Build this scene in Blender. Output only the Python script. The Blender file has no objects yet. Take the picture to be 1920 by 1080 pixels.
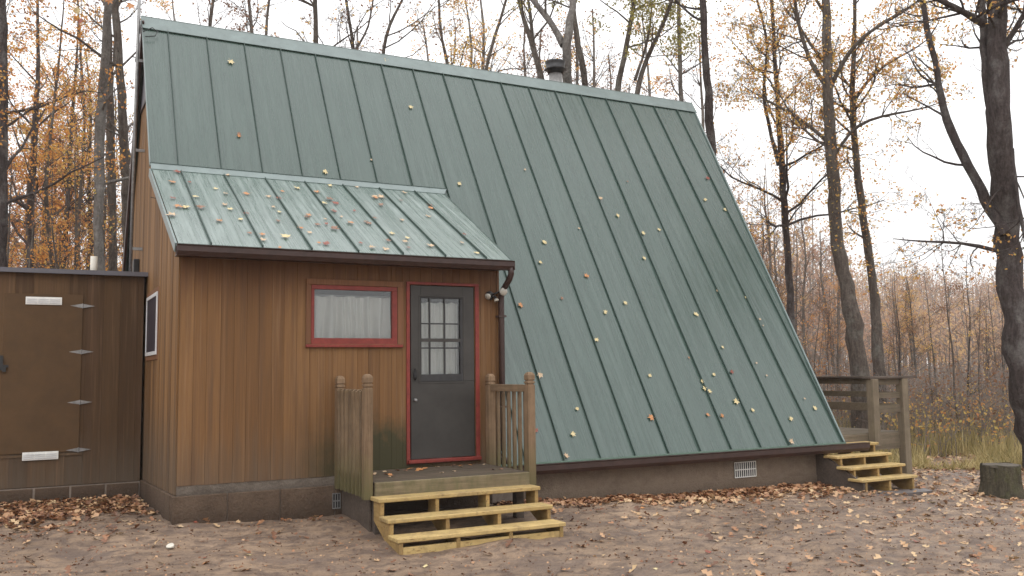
import bpy, bmesh, math, random
import numpy as np
from mathutils import Vector, Matrix

# ------------------------------------------------------------------ camera, world, sun, exposure
SC = bpy.context.scene
C = SC.collection
CAM = np.array([-1.377, -10.041, 1.516])
YAW, PITCH, ROLL, F = math.radians(27.857), math.radians(5.261), math.radians(-0.743), 1712.4
FW = np.array([math.sin(YAW)*math.cos(PITCH), math.cos(YAW)*math.cos(PITCH), math.sin(PITCH)])
_r = np.array([math.cos(YAW), -math.sin(YAW), 0.0]); _u = np.cross(_r, FW)
RT = _r*math.cos(ROLL) + _u*math.sin(ROLL)
UP = -_r*math.sin(ROLL) + _u*math.cos(ROLL)
cd = bpy.data.cameras.new('camera'); cam = bpy.data.objects.new('camera', cd); C.objects.link(cam)
cam.matrix_world = Matrix(((RT[0], UP[0], -FW[0], CAM[0]), (RT[1], UP[1], -FW[1], CAM[1]), (RT[2], UP[2], -FW[2], CAM[2]), (0, 0, 0, 1)))
cd.sensor_width = 36; cd.lens = F*36/1920; cd.clip_start = .05; cd.clip_end = 1500
SC.camera = cam

SUN_EL, SUN_AZ = math.radians(42), math.radians(-150)
W = bpy.data.worlds.new('World'); SC.world = W; W.use_nodes = True
wn, wl = W.node_tree.nodes, W.node_tree.links
for n in list(wn): wn.remove(n)
sky = wn.new('ShaderNodeTexSky'); sky.sky_type = 'NISHITA'; sky.sun_disc = False
sky.sun_elevation = SUN_EL; sky.sun_rotation = SUN_AZ
hsv = wn.new('ShaderNodeHueSaturation'); hsv.inputs['Saturation'].default_value = .15
mixw = wn.new('ShaderNodeMix'); mixw.data_type = 'RGBA'; mixw.inputs[0].default_value = .9
# overcast cloud layer: brighter overhead than at the horizon, as a cloudy sky is
wtc = wn.new('ShaderNodeTexCoord'); wsp = wn.new('ShaderNodeSeparateXYZ'); wmr = wn.new('ShaderNodeMapRange'); wcl = wn.new('ShaderNodeMix'); wcl.data_type = 'RGBA'
wl.new(wtc.outputs['Generated'], wsp.inputs[0]); wl.new(wsp.outputs[2], wmr.inputs[0]); wl.new(wmr.outputs[0], wcl.inputs[0])
wcl.inputs[6].default_value = (11.2, 11.1, 11.1, 1); wcl.inputs[7].default_value = (27., 27.2, 27.6, 1)
wl.new(wcl.outputs[2], mixw.inputs[7])
bg = wn.new('ShaderNodeBackground'); bg.inputs[1].default_value = .1
wo = wn.new('ShaderNodeOutputWorld')
wl.new(sky.outputs[0], hsv.inputs['Color']); wl.new(hsv.outputs[0], mixw.inputs[6])
wl.new(mixw.outputs[2], bg.inputs[0]); wl.new(bg.outputs[0], wo.inputs[0])
sd = bpy.data.lights.new('sun', 'SUN'); sd.energy = .5; sd.angle = math.radians(35); sd.color = (1, .97, .93)
sun = bpy.data.objects.new('sun', sd); C.objects.link(sun)
sdir = Vector((math.sin(SUN_AZ)*math.cos(SUN_EL), math.cos(SUN_AZ)*math.cos(SUN_EL), math.sin(SUN_EL)))
sun.rotation_euler = sdir.to_track_quat('Z', 'Y').to_euler(); sun.location = (0, 0, 30)
vs = SC.view_settings; SC.display_settings.display_device = 'sRGB'
vs.view_transform = 'Standard'; vs.look = 'None'; vs.gamma = 1; vs.use_curve_mapping = False; vs.exposure = .0
cy = SC.cycles
cy.use_denoising = True; cy.max_bounces = 7; cy.diffuse_bounces = 3; cy.glossy_bounces = 3
cy.transmission_bounces = 4; cy.volume_bounces = 1; cy.transparent_max_bounces = 8; cy.sample_clamp_indirect = 8

RNG = random.Random(7)
NR = np.random.RandomState(7)

def at(x, y, d):
    """world point at photo pixel (x, y) and camera depth d metres"""
    return CAM + (FW + RT*(x-960)/F - UP*(y-540)/F)*d
def on(x, y, ax, v):
    d = FW + RT*(x-960)/F - UP*(y-540)/F
    return CAM + d*(v-CAM[ax])/d[ax]
def sstep(a, b, x):
    t = min(1, max(0, (x-a)/(b-a))); return t*t*(3-2*t)
def ground_z(x, y):
    xx = min(max(x, 0), 14); yy = max(min(y, 0), -14)
    return -.021*xx + .04*yy
def ground_np(x, y):
    return -.021*np.clip(x, 0, 14) + .04*np.clip(y, -14, 0)
def ray_ground(px, py):
    d = FW + RT*(px-960)/F - UP*(py-540)/F
    z = 0.
    for _ in range(12):
        P = CAM + d*(z-CAM[2])/d[2]; z = ground_z(P[0], P[1])
    return P

# ------------------------------------------------------------------ node helpers and materials
class NT:
    def __init__(s, name):
        s.m = bpy.data.materials.new(name); s.m.use_nodes = True
        s.t = s.m.node_tree; s.n = s.t.nodes; s.l = s.t.links
        s.b = s.n['Principled BSDF']; s.out = s.n['Material Output']
        s.geo = s.n.new('ShaderNodeNewGeometry'); s.oi = s.n.new('ShaderNodeObjectInfo')
    def lk(s, a, b): s.l.new(a, b)
    def val(s, sock, v):
        if isinstance(v, bpy.types.NodeSocket): s.l.new(v, sock)
        elif isinstance(v, (tuple, list)) and len(v) == 3 and sock.type == 'RGBA': sock.default_value = (*v, 1)
        else: sock.default_value = v
    def pos(s, scale=(1, 1, 1), perobj=0):
        m = s.n.new('ShaderNodeVectorMath'); m.operation = 'MULTIPLY'
        s.l.new(s.geo.outputs['Position'], m.inputs[0]); m.inputs[1].default_value = scale
        if perobj:
            a = s.n.new('ShaderNodeVectorMath'); a.operation = 'ADD'
            k = s.math('MULTIPLY', s.oi.outputs['Random'], perobj)
            s.l.new(m.outputs[0], a.inputs[0]); s.l.new(k, a.inputs[1]); return a.outputs[0]
        return m.outputs[0]
    def noise(s, vec, scale=5, detail=4, rough=.6, dist=0):
        n = s.n.new('ShaderNodeTexNoise'); s.l.new(vec, n.inputs['Vector'])
        n.inputs['Scale'].default_value = scale; n.inputs['Detail'].default_value = detail
        n.inputs['Roughness'].default_value = rough; n.inputs['Distortion'].default_value = dist
        return n.outputs['Fac']
    def math(s, op, a, b=0., c=None, clamp=False):
        n = s.n.new('ShaderNodeMath'); n.operation = op; n.use_clamp = clamp
        s.val(n.inputs[0], a); s.val(n.inputs[1], b)
        if c is not None: s.val(n.inputs[2], c)
        return n.outputs[0]
    def ramp(s, fac, stops, interp='LINEAR'):
        n = s.n.new('ShaderNodeValToRGB'); s.l.new(fac, n.inputs[0]); cr = n.color_ramp; cr.interpolation = interp
        while len(cr.elements) < len(stops): cr.elements.new(.5)
        for e, (p, c) in zip(cr.elements, stops):
            e.position = p; e.color = (*c, 1) if isinstance(c, tuple) else (c, c, c, 1)
        return n.outputs[0]
    def maprange(s, v, a, b, c=0., d=1.):
        n = s.n.new('ShaderNodeMapRange'); s.l.new(v, n.inputs[0])
        for i, q in enumerate((a, b, c, d)): n.inputs[i+1].default_value = q
        return n.outputs[0]
    def mix(s, fac, a, b, mode='MIX'):
        n = s.n.new('ShaderNodeMix'); n.data_type = 'RGBA'; n.blend_type = mode
        s.val(n.inputs[0], fac); s.val(n.inputs[6], a); s.val(n.inputs[7], b); return n.outputs[2]
    def xyz(s, i):
        n = s.n.new('ShaderNodeSeparateXYZ'); s.l.new(s.geo.outputs['Position'], n.inputs[0]); return n.outputs[i]
    def bump(s, h, strength=.3, dist=.01):
        n = s.n.new('ShaderNodeBump'); s.l.new(h, n.inputs['Height'])
        n.inputs['Strength'].default_value = strength; n.inputs['Distance'].default_value = dist
        s.l.new(n.outputs[0], s.b.inputs['Normal'])
    def done(s, col, rough=.7, spec=.3, metal=0):
        s.val(s.b.inputs['Base Color'], col); s.val(s.b.inputs['Roughness'], rough)
        s.b.inputs['Specular IOR Level'].default_value = spec; s.b.inputs['Metallic'].default_value = metal
        return s.m

def m_plain(name, col, rough=.6, spec=.4, metal=0, var=.25, scale=18):
    t = NT(name); n = t.noise(t.pos(), scale, 5, .65)
    f = t.maprange(n, .3, .7, 1-var, 1+var)
    t.bump(n, .15, .004)
    return t.done(t.mix(1, col, f, 'MULTIPLY'), rough, spec, metal)

def m_roof(name, along, base=(.029, .057, .044), pale=(.118, .155, .140)):
    # along: stretch of the streaks (down the slope)
    t = NT(name)
    st = t.noise(t.pos((7, .28, .28), 13), 2.2, 6, .7, .25)
    fine = t.noise(t.pos((40, .8, .8), 7), 1.5, 3, .6)
    big = t.noise(t.pos((1, 1, 1)), .55, 3, .5)
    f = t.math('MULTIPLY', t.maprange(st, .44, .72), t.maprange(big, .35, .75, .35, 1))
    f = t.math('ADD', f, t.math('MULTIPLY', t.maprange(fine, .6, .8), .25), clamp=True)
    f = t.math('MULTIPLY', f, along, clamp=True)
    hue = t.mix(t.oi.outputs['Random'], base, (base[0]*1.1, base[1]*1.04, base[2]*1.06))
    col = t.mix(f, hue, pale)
    dark = t.maprange(t.noise(t.pos((5, .9, .9), 3), 3, 4, .6), .3, .6, .88, 1.04)
    col = t.mix(1, col, dark, 'MULTIPLY')
    rip = t.noise(t.pos((26, .25, .25), 1), 1.6, 1, .4)
    h = t.math('ADD', t.math('MULTIPLY', rip, .9), t.math('MULTIPLY', t.noise(t.pos((1.3, .5, .5)), 1, 2, .4), 2.))
    t.bump(h, .26, .02)
    return t.done(col, t.maprange(st, .3, .8, .22, .38), .72)

def m_siding(name, lo, mid, hi, moss=True, dirt_z=.4, axis=0):
    t = NT(name)
    g = t.noise(t.pos((28, 28, .7), 31), 1.5, 6, .7, .4)
    w = t.noise(t.pos((6, 6, .35), 17), 1.4, 4, .6)
    rnd = t.math('MULTIPLY_ADD', t.oi.outputs['Random'], .62, t.math('MULTIPLY', w, .5))
    col = t.ramp(rnd, [(.25, lo), (.55, mid), (.9, hi)])
    col = t.mix(1, col, t.maprange(g, .3, .7, .78, 1.14), 'MULTIPLY')
    z = t.xyz(2); x = t.xyz(0)
    blot = t.noise(t.pos((1.2, 1.2, 1)), 3.2, 5, .65)
    # weathered grey brown splash zone near the bottom edge
    zz = t.math('ADD', z, t.math('MULTIPLY', t.noise(t.pos((7, 7, .8)), 1.5, 5, .7), -1.1))
    dz = t.maprange(zz, dirt_z-.75, dirt_z+.0, .7, 0)
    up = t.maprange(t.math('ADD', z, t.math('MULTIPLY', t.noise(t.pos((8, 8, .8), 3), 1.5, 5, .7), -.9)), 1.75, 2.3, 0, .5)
    col = t.mix(dz, col, (.105, .082, .06))
    stain = t.maprange(t.noise(t.pos((9, 9, .4)), 1.1, 5, .7), .50, .68, 0, .65)
    col = t.mix(stain, col, (.10, .055, .03))
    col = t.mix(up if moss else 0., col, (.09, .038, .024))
    # bleached streaks
    col = t.mix(t.maprange(t.noise(t.pos((14, 14, .4), 5), 1.3, 4, .6), .55, .8, 0, .35), col, (.34, .21, .12))
    if moss:
        cx = t.math('SUBTRACT', 1, t.math('MULTIPLY', t.math('ABSOLUTE', t.math('SUBTRACT', x, 2.15)), 1.05), clamp=True)
        cz = t.maprange(t.math('ADD', z, t.math('MULTIPLY', blot, -.55)), .35, .80, 1, 0)
        mf = t.math('MULTIPLY', t.math('MULTIPLY', cx, cz), t.maprange(t.noise(t.pos((1, 1, .6)), 9, 4, .7), .3, .6, .8, 1.6), clamp=True)
        col = t.mix(t.math('MULTIPLY', mf, 1.25, clamp=True), col, (.050, .044, .020))
    t.bump(g, .25, .004)
    return t.done(col, .75, .25)

def m_wood(name, lo, hi, axis, moss=None, rough=.8, knots=False, green=0.):
    """lumber with the grain along axis"""
    sc = [22, 22, 22]; sc[axis] = 1.1
    t = NT(name); g = t.noise(t.pos(tuple(sc), 23), 1.4, 6, .7, .5)
    col = t.mix(t.maprange(g, .3, .7), lo, hi)
    b = t.noise(t.pos((1, 1, 1), 3), 6, 5, .7)
    col = t.mix(1, col, t.maprange(b, .3, .7, .8, 1.15), 'MULTIPLY')
    col = t.mix(1, col, t.maprange(t.oi.outputs['Random'], 0, 1, .85, 1.12), 'MULTIPLY')
    if knots:
        v = t.n.new('ShaderNodeTexVoronoi'); v.inputs['Scale'].default_value = 1
        k = [26, 26, 26]; k[axis] = 7
        t.lk(t.pos(tuple(k), 9), v.inputs['Vector'])
        col = t.mix(t.maprange(v.outputs['Distance'], .08, .2, .7, 0), col, (.12, .06, .02))
        sp = t.noise(t.pos((1, 1, 1), 2), 30, 3, .7)
        col = t.mix(t.maprange(sp, .60, .70, 0, .75), col, (.10, .07, .03))
        mu = t.noise(t.pos((1, 1, 1), 6), 4.5, 6, .75, .6)
        col = t.mix(t.maprange(mu, .50, .66, 0, .6), col, (.17, .115, .06))
        col = t.mix(t.maprange(mu, .42, .30, 0, .35), col, (.24, .25, .09))
    if green:
        col = t.mix(t.maprange(t.noise(t.pos((6, 6, 2), 4), 2, 4, .7), .42, .7, 0, green), col, (.075, .082, .03))
    if moss:
        z = t.xyz(2); zz = t.math('ADD', z, t.math('MULTIPLY', b, -.5))
        col = t.mix(t.maprange(zz, moss[0]-.25, moss[1]-.25, .8, 0), col, (.095, .088, .036))
    t.bump(g, .35, .004)
    return t.done(col, rough, .25)

def m_bark(name, a, b, lichen=(.3, .31, .28), lf=.35):
    t = NT(name)
    g = t.noise(t.pos((9, 9, 1.6), 50), 2.2, 6, .75, .6)
    f = t.noise(t.pos((1, 1, 1), 50), 26, 4, .7)
    col = t.mix(t.maprange(g, .3, .7), a, b)
    l = t.noise(t.pos((1, 1, .8), 50), 3.1, 5, .7)
    col = t.mix(t.maprange(l, .5, .68, 0, lf), col, lichen)
    col = t.mix(1, col, t.maprange(f, .3, .7, .75, 1.2), 'MULTIPLY')
    h = t.math('ADD', g, t.math('MULTIPLY', f, .6))
    t.bump(h, 1., .06)
    return t.done(col, .9, .15)

def m_leaf(name, stops, rough=.6, trans=.55):
    t = NT(name)
    a = t.n.new('ShaderNodeAttribute'); a.attribute_name = 'tint'
    col = t.ramp(a.outputs['Fac'], stops)
    t.done(col, rough, .35)
    tr = t.n.new('ShaderNodeBsdfTranslucent'); t.lk(col, tr.inputs[0])
    mx = t.n.new('ShaderNodeMixShader'); mx.inputs[0].default_value = trans
    t.lk(t.b.outputs[0], mx.inputs[1]); t.lk(tr.outputs[0], mx.inputs[2]); t.lk(mx.outputs[0], t.out.inputs[0])
    return t.m

def m_oneleaf(name, c0, c1, rough=.45):
    t = NT(name); n = t.noise(t.pos((1, 1, 1), 9), 45, 4, .7)
    col = t.mix(t.maprange(n, .35, .65), c0, c1)
    t.bump(n, .3, .004)
    return t.done(col, rough, .45)

def m_glass(name):
    t = NT(name)
    g = t.n.new('ShaderNodeBsdfGlossy'); g.inputs['Roughness'].default_value = .02
    tr = t.n.new('ShaderNodeBsdfTransparent'); tr.inputs[0].default_value = (.90, .92, .92, 1)
    fr = t.n.new('ShaderNodeFresnel'); fr.inputs[0].default_value = 1.5
    mx = t.n.new('ShaderNodeMixShader'); t.lk(t.math('MULTIPLY_ADD', fr.outputs[0], .9, .04, clamp=True), mx.inputs[0])
    t.lk(tr.outputs[0], mx.inputs[1]); t.lk(g.outputs[0], mx.inputs[2]); t.lk(mx.outputs[0], t.out.inputs[0])
    return t.m

def m_mud():
    t = NT('wet_mud')
    a = t.noise(t.pos(), .55, 5, .6); b = t.noise(t.pos((1, 1.4, 1)), 4.5, 7, .72, .4); c = t.noise(t.pos(), 38, 5, .75)
    col = t.mix(t.maprange(a, .35, .65), (.205, .138, .090), (.36, .252, .172))
    col = t.mix(t.maprange(b, .40, .58), t.mix(.75, col, (.085, .058, .048)), col)
    wp = t.noise(t.pos((1, 1.9, 1)), 1.3, 5, .65, .5)
    col = t.mix(t.maprange(wp, .5, .62, 0, .6), col, (.155, .112, .090))
    col = t.mix(t.maprange(c, .54, .72, 0, .55), col, (.075, .047, .032))
    col = t.mix(t.maprange(c, .36, .28, 0, .6), col, (.40, .32, .26))
    # leafy earth under the woods behind
    y = t.xyz(1); w = t.maprange(t.math('ADD', y, t.math('MULTIPLY', a, 2.)), 2.5, 5.5)
    lit = t.ramp(t.noise(t.pos(), 9, 6, .8), [(.3, (.10, .06, .035)), (.5, (.24, .15, .09)), (.65, (.30, .21, .12))])
    col = t.mix(w, col, lit)
    h = t.math('ADD', b, t.math('MULTIPLY', c, .35)); t.bump(h, 1., .045)
    wet = t.maprange(t.noise(t.pos((1, 1.6, 1)), 1.3, 5, .65, .5), .42, .66, .75, .40)
    return t.done(col, wet, .35)

def m_concrete(name, a, b, dark, zlo, zhi):
    t = NT(name); n = t.noise(t.pos(), 5, 6, .7); f = t.noise(t.pos(), 60, 4, .7)
    col = t.mix(t.maprange(n, .3, .7), a, b)
    bl = t.noise(t.pos((1, 1, 1.4), 4), 2.1, 6, .75)
    col = t.mix(t.maprange(bl, .50, .70, 0, .5), col, dark)
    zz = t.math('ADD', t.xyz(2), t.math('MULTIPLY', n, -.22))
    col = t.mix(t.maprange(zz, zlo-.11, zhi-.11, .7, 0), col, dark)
    col = t.mix(1, col, t.maprange(f, .3, .7, .82, 1.15), 'MULTIPLY')
    t.bump(t.math('ADD', f, t.math('MULTIPLY', t.noise(t.pos(), 22, 5, .7), 2.)), .7, .015)
    return t.done(col, .9, .2)

M = {}
M['roof'] = m_roof('green_painted_steel', .5)
M['roof_porch'] = m_roof('green_painted_steel_sky_sheen', .98, (.085, .125, .106), (.36, .41, .39))  # strong pale streaks put the whitish sky reflection into the colour
M['seam'] = m_plain('green_seam_steel', (.035, .060, .050), .5, .4, var=.2)
M['flash'] = m_plain('green_flashing_steel', (.14, .18, .172), .35, .6, var=.16, scale=5)
M['drip'] = m_plain('green_drip_edge', (.13, .19, .15), .5, .4, var=.2)
M['brown'] = m_plain('dark_brown_metal', (.040, .020, .016), .45, .4, var=.3, scale=8)
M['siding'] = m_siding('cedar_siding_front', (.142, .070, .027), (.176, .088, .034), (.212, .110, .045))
M['gable'] = m_siding('cedar_siding_gable', (.135, .068, .026), (.195, .100, .037), (.27, .145, .060), moss=False, dirt_z=.7)
M['shed'] = m_siding('brown_shed_plywood', (.068, .036, .016), (.088, .048, .021), (.112, .062, .028), moss=False, dirt_z=.3)
M['sheddoor'] = m_plain('brown_shed_door_paint', (.090, .050, .022), .7, .25, var=.14, scale=4)
M['backing'] = m_plain('dark_wall_backing', (.11, .055, .022), .9, .1)
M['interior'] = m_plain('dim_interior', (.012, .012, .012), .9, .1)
M['greypanel'] = m_plain('grey_gable_panel', (.11, .105, .12), .5, .4, var=.15, scale=4)
M['red'] = m_plain('red_trim_paint', (.19, .030, .022), .5, .35, var=.25, scale=14)
M['trim'] = m_siding('stained_window_trim', (.145, .066, .032), (.175, .08, .04), (.21, .10, .05), moss=False, dirt_z=-2)
M['door'] = m_plain('charcoal_door_paint', (.038, .034, .030), .5, .4, var=.25, scale=3)
M['muntin'] = m_plain('dark_muntin_paint', (.028, .027, .028), .5, .4)
M['black'] = m_plain('black_hardware', (.012, .011, .012), .4, .5)
M['curtain'] = m_plain('white_curtain_cloth', (.70, .67, .62), .9, .1, var=.05, scale=6)
M['white'] = m_plain('white_plastic', (.74, .73, .69), .5, .4, var=.1)
M['vinyl'] = m_plain('white_vinyl_frame', (.60, .60, .60), .45, .4, var=.1)
M['galv'] = m_plain('galvanised_steel', (.24, .235, .23), .45, .5, .4, var=.35, scale=12)
M['pvc'] = m_plain('cream_plastic_pipe', (.62, .58, .50), .5, .4, var=.1)
M['mortar'] = m_plain('pale_mortar', (.21, .17, .14), .95, .1, var=.2)
M['block'] = m_concrete('brown_concrete_block', (.095, .064, .044), (.145, .100, .070), (.050, .033, .023), .0, .2)
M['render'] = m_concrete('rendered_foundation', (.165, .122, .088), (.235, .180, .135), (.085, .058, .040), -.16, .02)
M['skirt'] = m_concrete('grey_skirt_block', (.11, .088, .07), (.21, .175, .145), (.045, .034, .026), .2, .34)
M['glass'] = m_glass('window_glass')
M['screen'] = m_plain('dark_insect_screen', (.03, .028, .042), .35, .5, var=.1)
M['newx'] = m_wood('new_yellow_lumber', (.36, .245, .095), (.54, .395, .175), 0, knots=True, rough=.65)
M['newz'] = m_wood('new_yellow_stringer', (.26, .16, .058), (.38, .255, .10), 1, knots=True, rough=.65)
M['postz'] = m_wood('weathered_post_wood', (.13, .082, .046), (.25, .165, .10), 2, moss=(.3, .8))
M['balz'] = m_wood('weathered_baluster_wood', (.11, .072, .042), (.22, .15, .09), 2, moss=(.35, .8))
M['railx'] = m_wood('weathered_plank_wood', (.11, .085, .050), (.21, .165, .10), 0, green=.5)
M['railp'] = m_wood('old_porch_plank', (.06, .042, .030), (.105, .078, .058), 0, green=.25)
M['raily'] = m_wood('weathered_rail_wood', (.13, .085, .05), (.24, .16, .10), 1, green=.2)
M['deckx'] = m_wood('grey_deck_wood', (.10, .076, .052), (.18, .14, .10), 0, green=.2)
M['deckz'] = m_wood('grey_deck_post_wood', (.125, .098, .068), (.21, .165, .115), 2, green=.15)
M['cap'] = m_wood('dark_wet_cap_wood', (.06, .045, .036), (.11, .085, .068), 0)
M['bark'] = m_bark('grey_brown_bark', (.055, .042, .035), (.20, .165, .14))
M['bark_dark'] = m_bark('dark_wet_bark', (.030, .022, .021), (.12, .096, .09), (.24, .23, .215), .5)
M['bark_pale'] = m_bark('pale_grey_bark', (.10, .088, .08), (.25, .225, .205), (.36, .35, .32), .5)
M['bark_moss'] = m_bark('mossy_stump_bark', (.05, .042, .03), (.13, .11, .075), (.12, .125, .05), .7)
M['cut'] = m_plain('weathered_cut_wood', (.10, .085, .066), .9, .2, var=.4, scale=12)
M['twig'] = m_plain('twig_bark', (.085, .066, .058), .9, .15, var=.3)
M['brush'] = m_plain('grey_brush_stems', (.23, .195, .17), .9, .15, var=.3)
M['mud'] = m_mud()
Y_ = [(0, (.52, .42, .13)), (.4, (.70, .46, .13)), (.75, (.72, .36, .12)), (1, (.52, .22, .08))]
O_ = [(0, (.66, .42, .11)), (.4, (.66, .31, .08)), (.8, (.50, .19, .06)), (1, (.27, .11, .05))]
G_ = [(0, (.20, .21, .07)), (.5, (.34, .31, .09)), (1, (.45, .32, .10))]
B_ = [(0, (.34, .21, .12)), (.5, (.28, .14, .075)), (1, (.20, .10, .06))]
M['lf_y'] = m_leaf('yellow_autumn_leaves', Y_); M['lf_o'] = m_leaf('orange_autumn_leaves', O_)
M['lf_g'] = m_leaf('yellow_green_leaves', G_); M['lf_b'] = m_leaf('rust_brown_leaves', B_)
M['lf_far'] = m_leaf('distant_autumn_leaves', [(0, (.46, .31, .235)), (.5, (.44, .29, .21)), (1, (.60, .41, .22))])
M['litter'] = m_leaf('leaf_litter', [(0, (.10, .05, .03)), (.25, (.20, .085, .04)), (.5, (.34, .17, .085)), (.75, (.46, .28, .155)), (1, (.55, .39, .22))], .45, .05)
M['grass'] = m_leaf('dry_yellow_grass', [(0, (.20, .18, .07)), (.5, (.42, .33, .14)), (1, (.54, .43, .22))], .7, .3)
LC = {'yellow': m_oneleaf('yellow_leaf', (.48, .38, .17), (.62, .52, .30)),
      'tan': m_oneleaf('tan_leaf', (.40, .27, .16), (.56, .42, .27)),
      'orange': m_oneleaf('orange_leaf', (.38, .15, .05), (.50, .24, .09)),
      'brown': m_oneleaf('brown_leaf', (.15, .070, .04), (.28, .14, .08)),
      'red': m_oneleaf('dark_red_leaf', (.16, .035, .022), (.27, .075, .04))}

# ------------------------------------------------------------------ mesh and object helpers
WO = {}      # world origin of every object
def link(o, parent, origin):
    C.objects.link(o); WO[o.name] = np.array(origin, float)
    if parent is not None:
        o.parent = parent; o.location = Vector(WO[o.name]-WO[parent.name])
    else: o.location = Vector(origin)
    return o
def props(o, label=None, cat=None, group=None, kind=None):
    if label: o['label'] = label
    if cat: o['category'] = cat
    if group: o['group'] = group
    if kind: o['kind'] = kind
    return o
def thing(name, loc, label, cat, group=None):
    o = bpy.data.objects.new(name, None); o.empty_display_size = .2
    link(o, None, loc); return props(o, label, cat, group)

class MB:
    def __init__(s): s.b = bmesh.new()
    def poly(s, vs_, fs):
        v = [s.b.verts.new(tuple(map(float, q))) for q in vs_]
        for f in fs: s.b.faces.new([v[i] for i in f])
        return v
    def box(s, x0, x1, y0, y1, z0, z1):
        s.poly([(x0, y0, z0), (x1, y0, z0), (x1, y1, z0), (x0, y1, z0), (x0, y0, z1), (x1, y0, z1), (x1, y1, z1), (x0, y1, z1)],
               [(3, 2, 1, 0), (4, 5, 6, 7), (0, 1, 5, 4), (1, 2, 6, 5), (2, 3, 7, 6), (3, 0, 4, 7)]); return s
    def prism(s, pts, vec):
        """pts: planar 3-D loop, extruded by vec"""
        n = len(pts); P = [np.array(p, float) for p in pts]; v = np.array(vec, float)
        s.poly(P+[p+v for p in P], [tuple(range(n))[::-1], tuple(range(n, 2*n))] + [(i, (i+1) % n, n+(i+1) % n, n+i) for i in range(n)])
        bmesh.ops.recalc_face_normals(s.b, faces=s.b.faces); return s
    def tube(s, pts, rad, k=8, caps=True):
        P = [np.array(p, float) for p in pts]; rings = []
        if not hasattr(rad, '__len__'): rad = [rad]*len(P)
        for i, p in enumerate(P):
            d = P[min(i+1, len(P)-1)]-P[max(i-1, 0)]; d /= np.linalg.norm(d)
            a = np.cross(d, (0, 0, 1)) if abs(d[2]) < .9 else np.cross(d, (0, 1, 0)); a /= np.linalg.norm(a); b = np.cross(d, a)
            if rings and False: pass
            rings.append([s.b.verts.new(tuple(p+rad[i]*(a*math.cos(6.2832*j/k)+b*math.sin(6.2832*j/k)))) for j in range(k)])
        for r0, r1 in zip(rings, rings[1:]):
            for j in range(k): s.b.faces.new((r0[j], r0[(j+1) % k], r1[(j+1) % k], r1[j]))
        if caps: s.b.faces.new(rings[0][::-1]); s.b.faces.new(rings[-1])
        bmesh.ops.recalc_face_normals(s.b, faces=s.b.faces); return s
    def bevel(s, w, seg=1):
        bmesh.ops.bevel(s.b, geom=list(s.b.edges), offset=w, segments=seg, affect='EDGES', clamp_overlap=True); return s
    def build(s, name, mat, parent=None, smooth=False, label=None, kind=None, origin=None):
        me = bpy.data.meshes.new(name); s.b.to_mesh(me); s.b.free()
        n = len(me.vertices); co = np.empty(n*3, 'f'); me.vertices.foreach_get('co', co); co = co.reshape(-1, 3)
        og = (co.min(0)+co.max(0))/2 if origin is None else np.array(origin, 'f')
        me.vertices.foreach_set('co', (co-og).ravel()); me.materials.append(mat)
        if smooth: me.polygons.foreach_set('use_smooth', [True]*len(me.polygons))
        o = bpy.data.objects.new(name, me); link(o, parent, og)
        return props(o, label=label, kind=kind)
def boxo(name, b, mat, parent=None, bev=0, **k):
    m = MB().box(*b)
    if bev: m.bevel(bev)
    return m.build(name, mat, parent, **k)

# ---- bulk geometry: tubes and leaves
class Bulk:
    def __init__(s): s.g = {}
    def add(s, pts, rad, k): s.g.setdefault((len(pts), k), []).append((pts, rad))
    def arrays(s):
        V, Fc, off = [], [], 0
        for (n, k), L in s.g.items():
            P = np.array([a for a, _ in L], float); R = np.array([b for _, b in L], float)
            m = len(L); d = P[:, -1]-P[:, 0]; d /= np.linalg.norm(d, axis=1)[:, None]+1e-9
            ref = np.where(np.abs(d[:, 2:3]) < .9, np.array([[0, 0, 1.]]), np.array([[1., 0, 0]]))
            a = np.cross(d, ref); a /= np.linalg.norm(a, axis=1)[:, None]; b = np.cross(d, a)
            th = np.arange(k)*2*np.pi/k
            ring = a[:, None, :]*np.cos(th)[None, :, None] + b[:, None, :]*np.sin(th)[None, :, None]
            v = P[:, :, None, :] + R[:, :, None, None]*ring[:, None, :, :]
            V.append(v.reshape(-1, 3))
            i = np.arange(n-1)[:, None]; j = np.arange(k)[None, :]
            q = np.stack([i*k+j, i*k+(j+1) % k, (i+1)*k+(j+1) % k, (i+1)*k+j], -1).reshape(-1, 4)
            Fc.append((q[None]+(np.arange(m)*n*k)[:, None, None]+off).reshape(-1, 4)); off += m*n*k
        return np.concatenate(V), np.concatenate(Fc)
    def build(s, name, mat, parent, origin, kind=None):
        if not s.g: return None
        v, f = s.arrays(); return raw_mesh(name, v, f, mat, parent, origin, smooth=True, kind=kind)
def raw_mesh(name, v, f, mat, parent, origin, smooth=False, tint=None, kind=None):
    me = bpy.data.meshes.new(name); k = f.shape[1]
    me.vertices.add(len(v)); me.vertices.foreach_set('co', (v-np.array(origin)).astype('f').ravel())
    me.loops.add(f.size); me.loops.foreach_set('vertex_index', f.astype('i').ravel())
    me.polygons.add(len(f)); me.polygons.foreach_set('loop_start', np.arange(0, f.size, k, dtype='i'))
    me.update(calc_edges=True)
    if smooth: me.polygons.foreach_set('use_smooth', np.ones(len(f), bool))
    if tint is not None:
        at_ = me.attributes.new('tint', 'FLOAT', 'POINT'); at_.data.foreach_set('value', tint.astype('f'))
    me.materials.append(mat); o = bpy.data.objects.new(name, me); link(o, parent, origin)
    return props(o, kind=kind)

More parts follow.
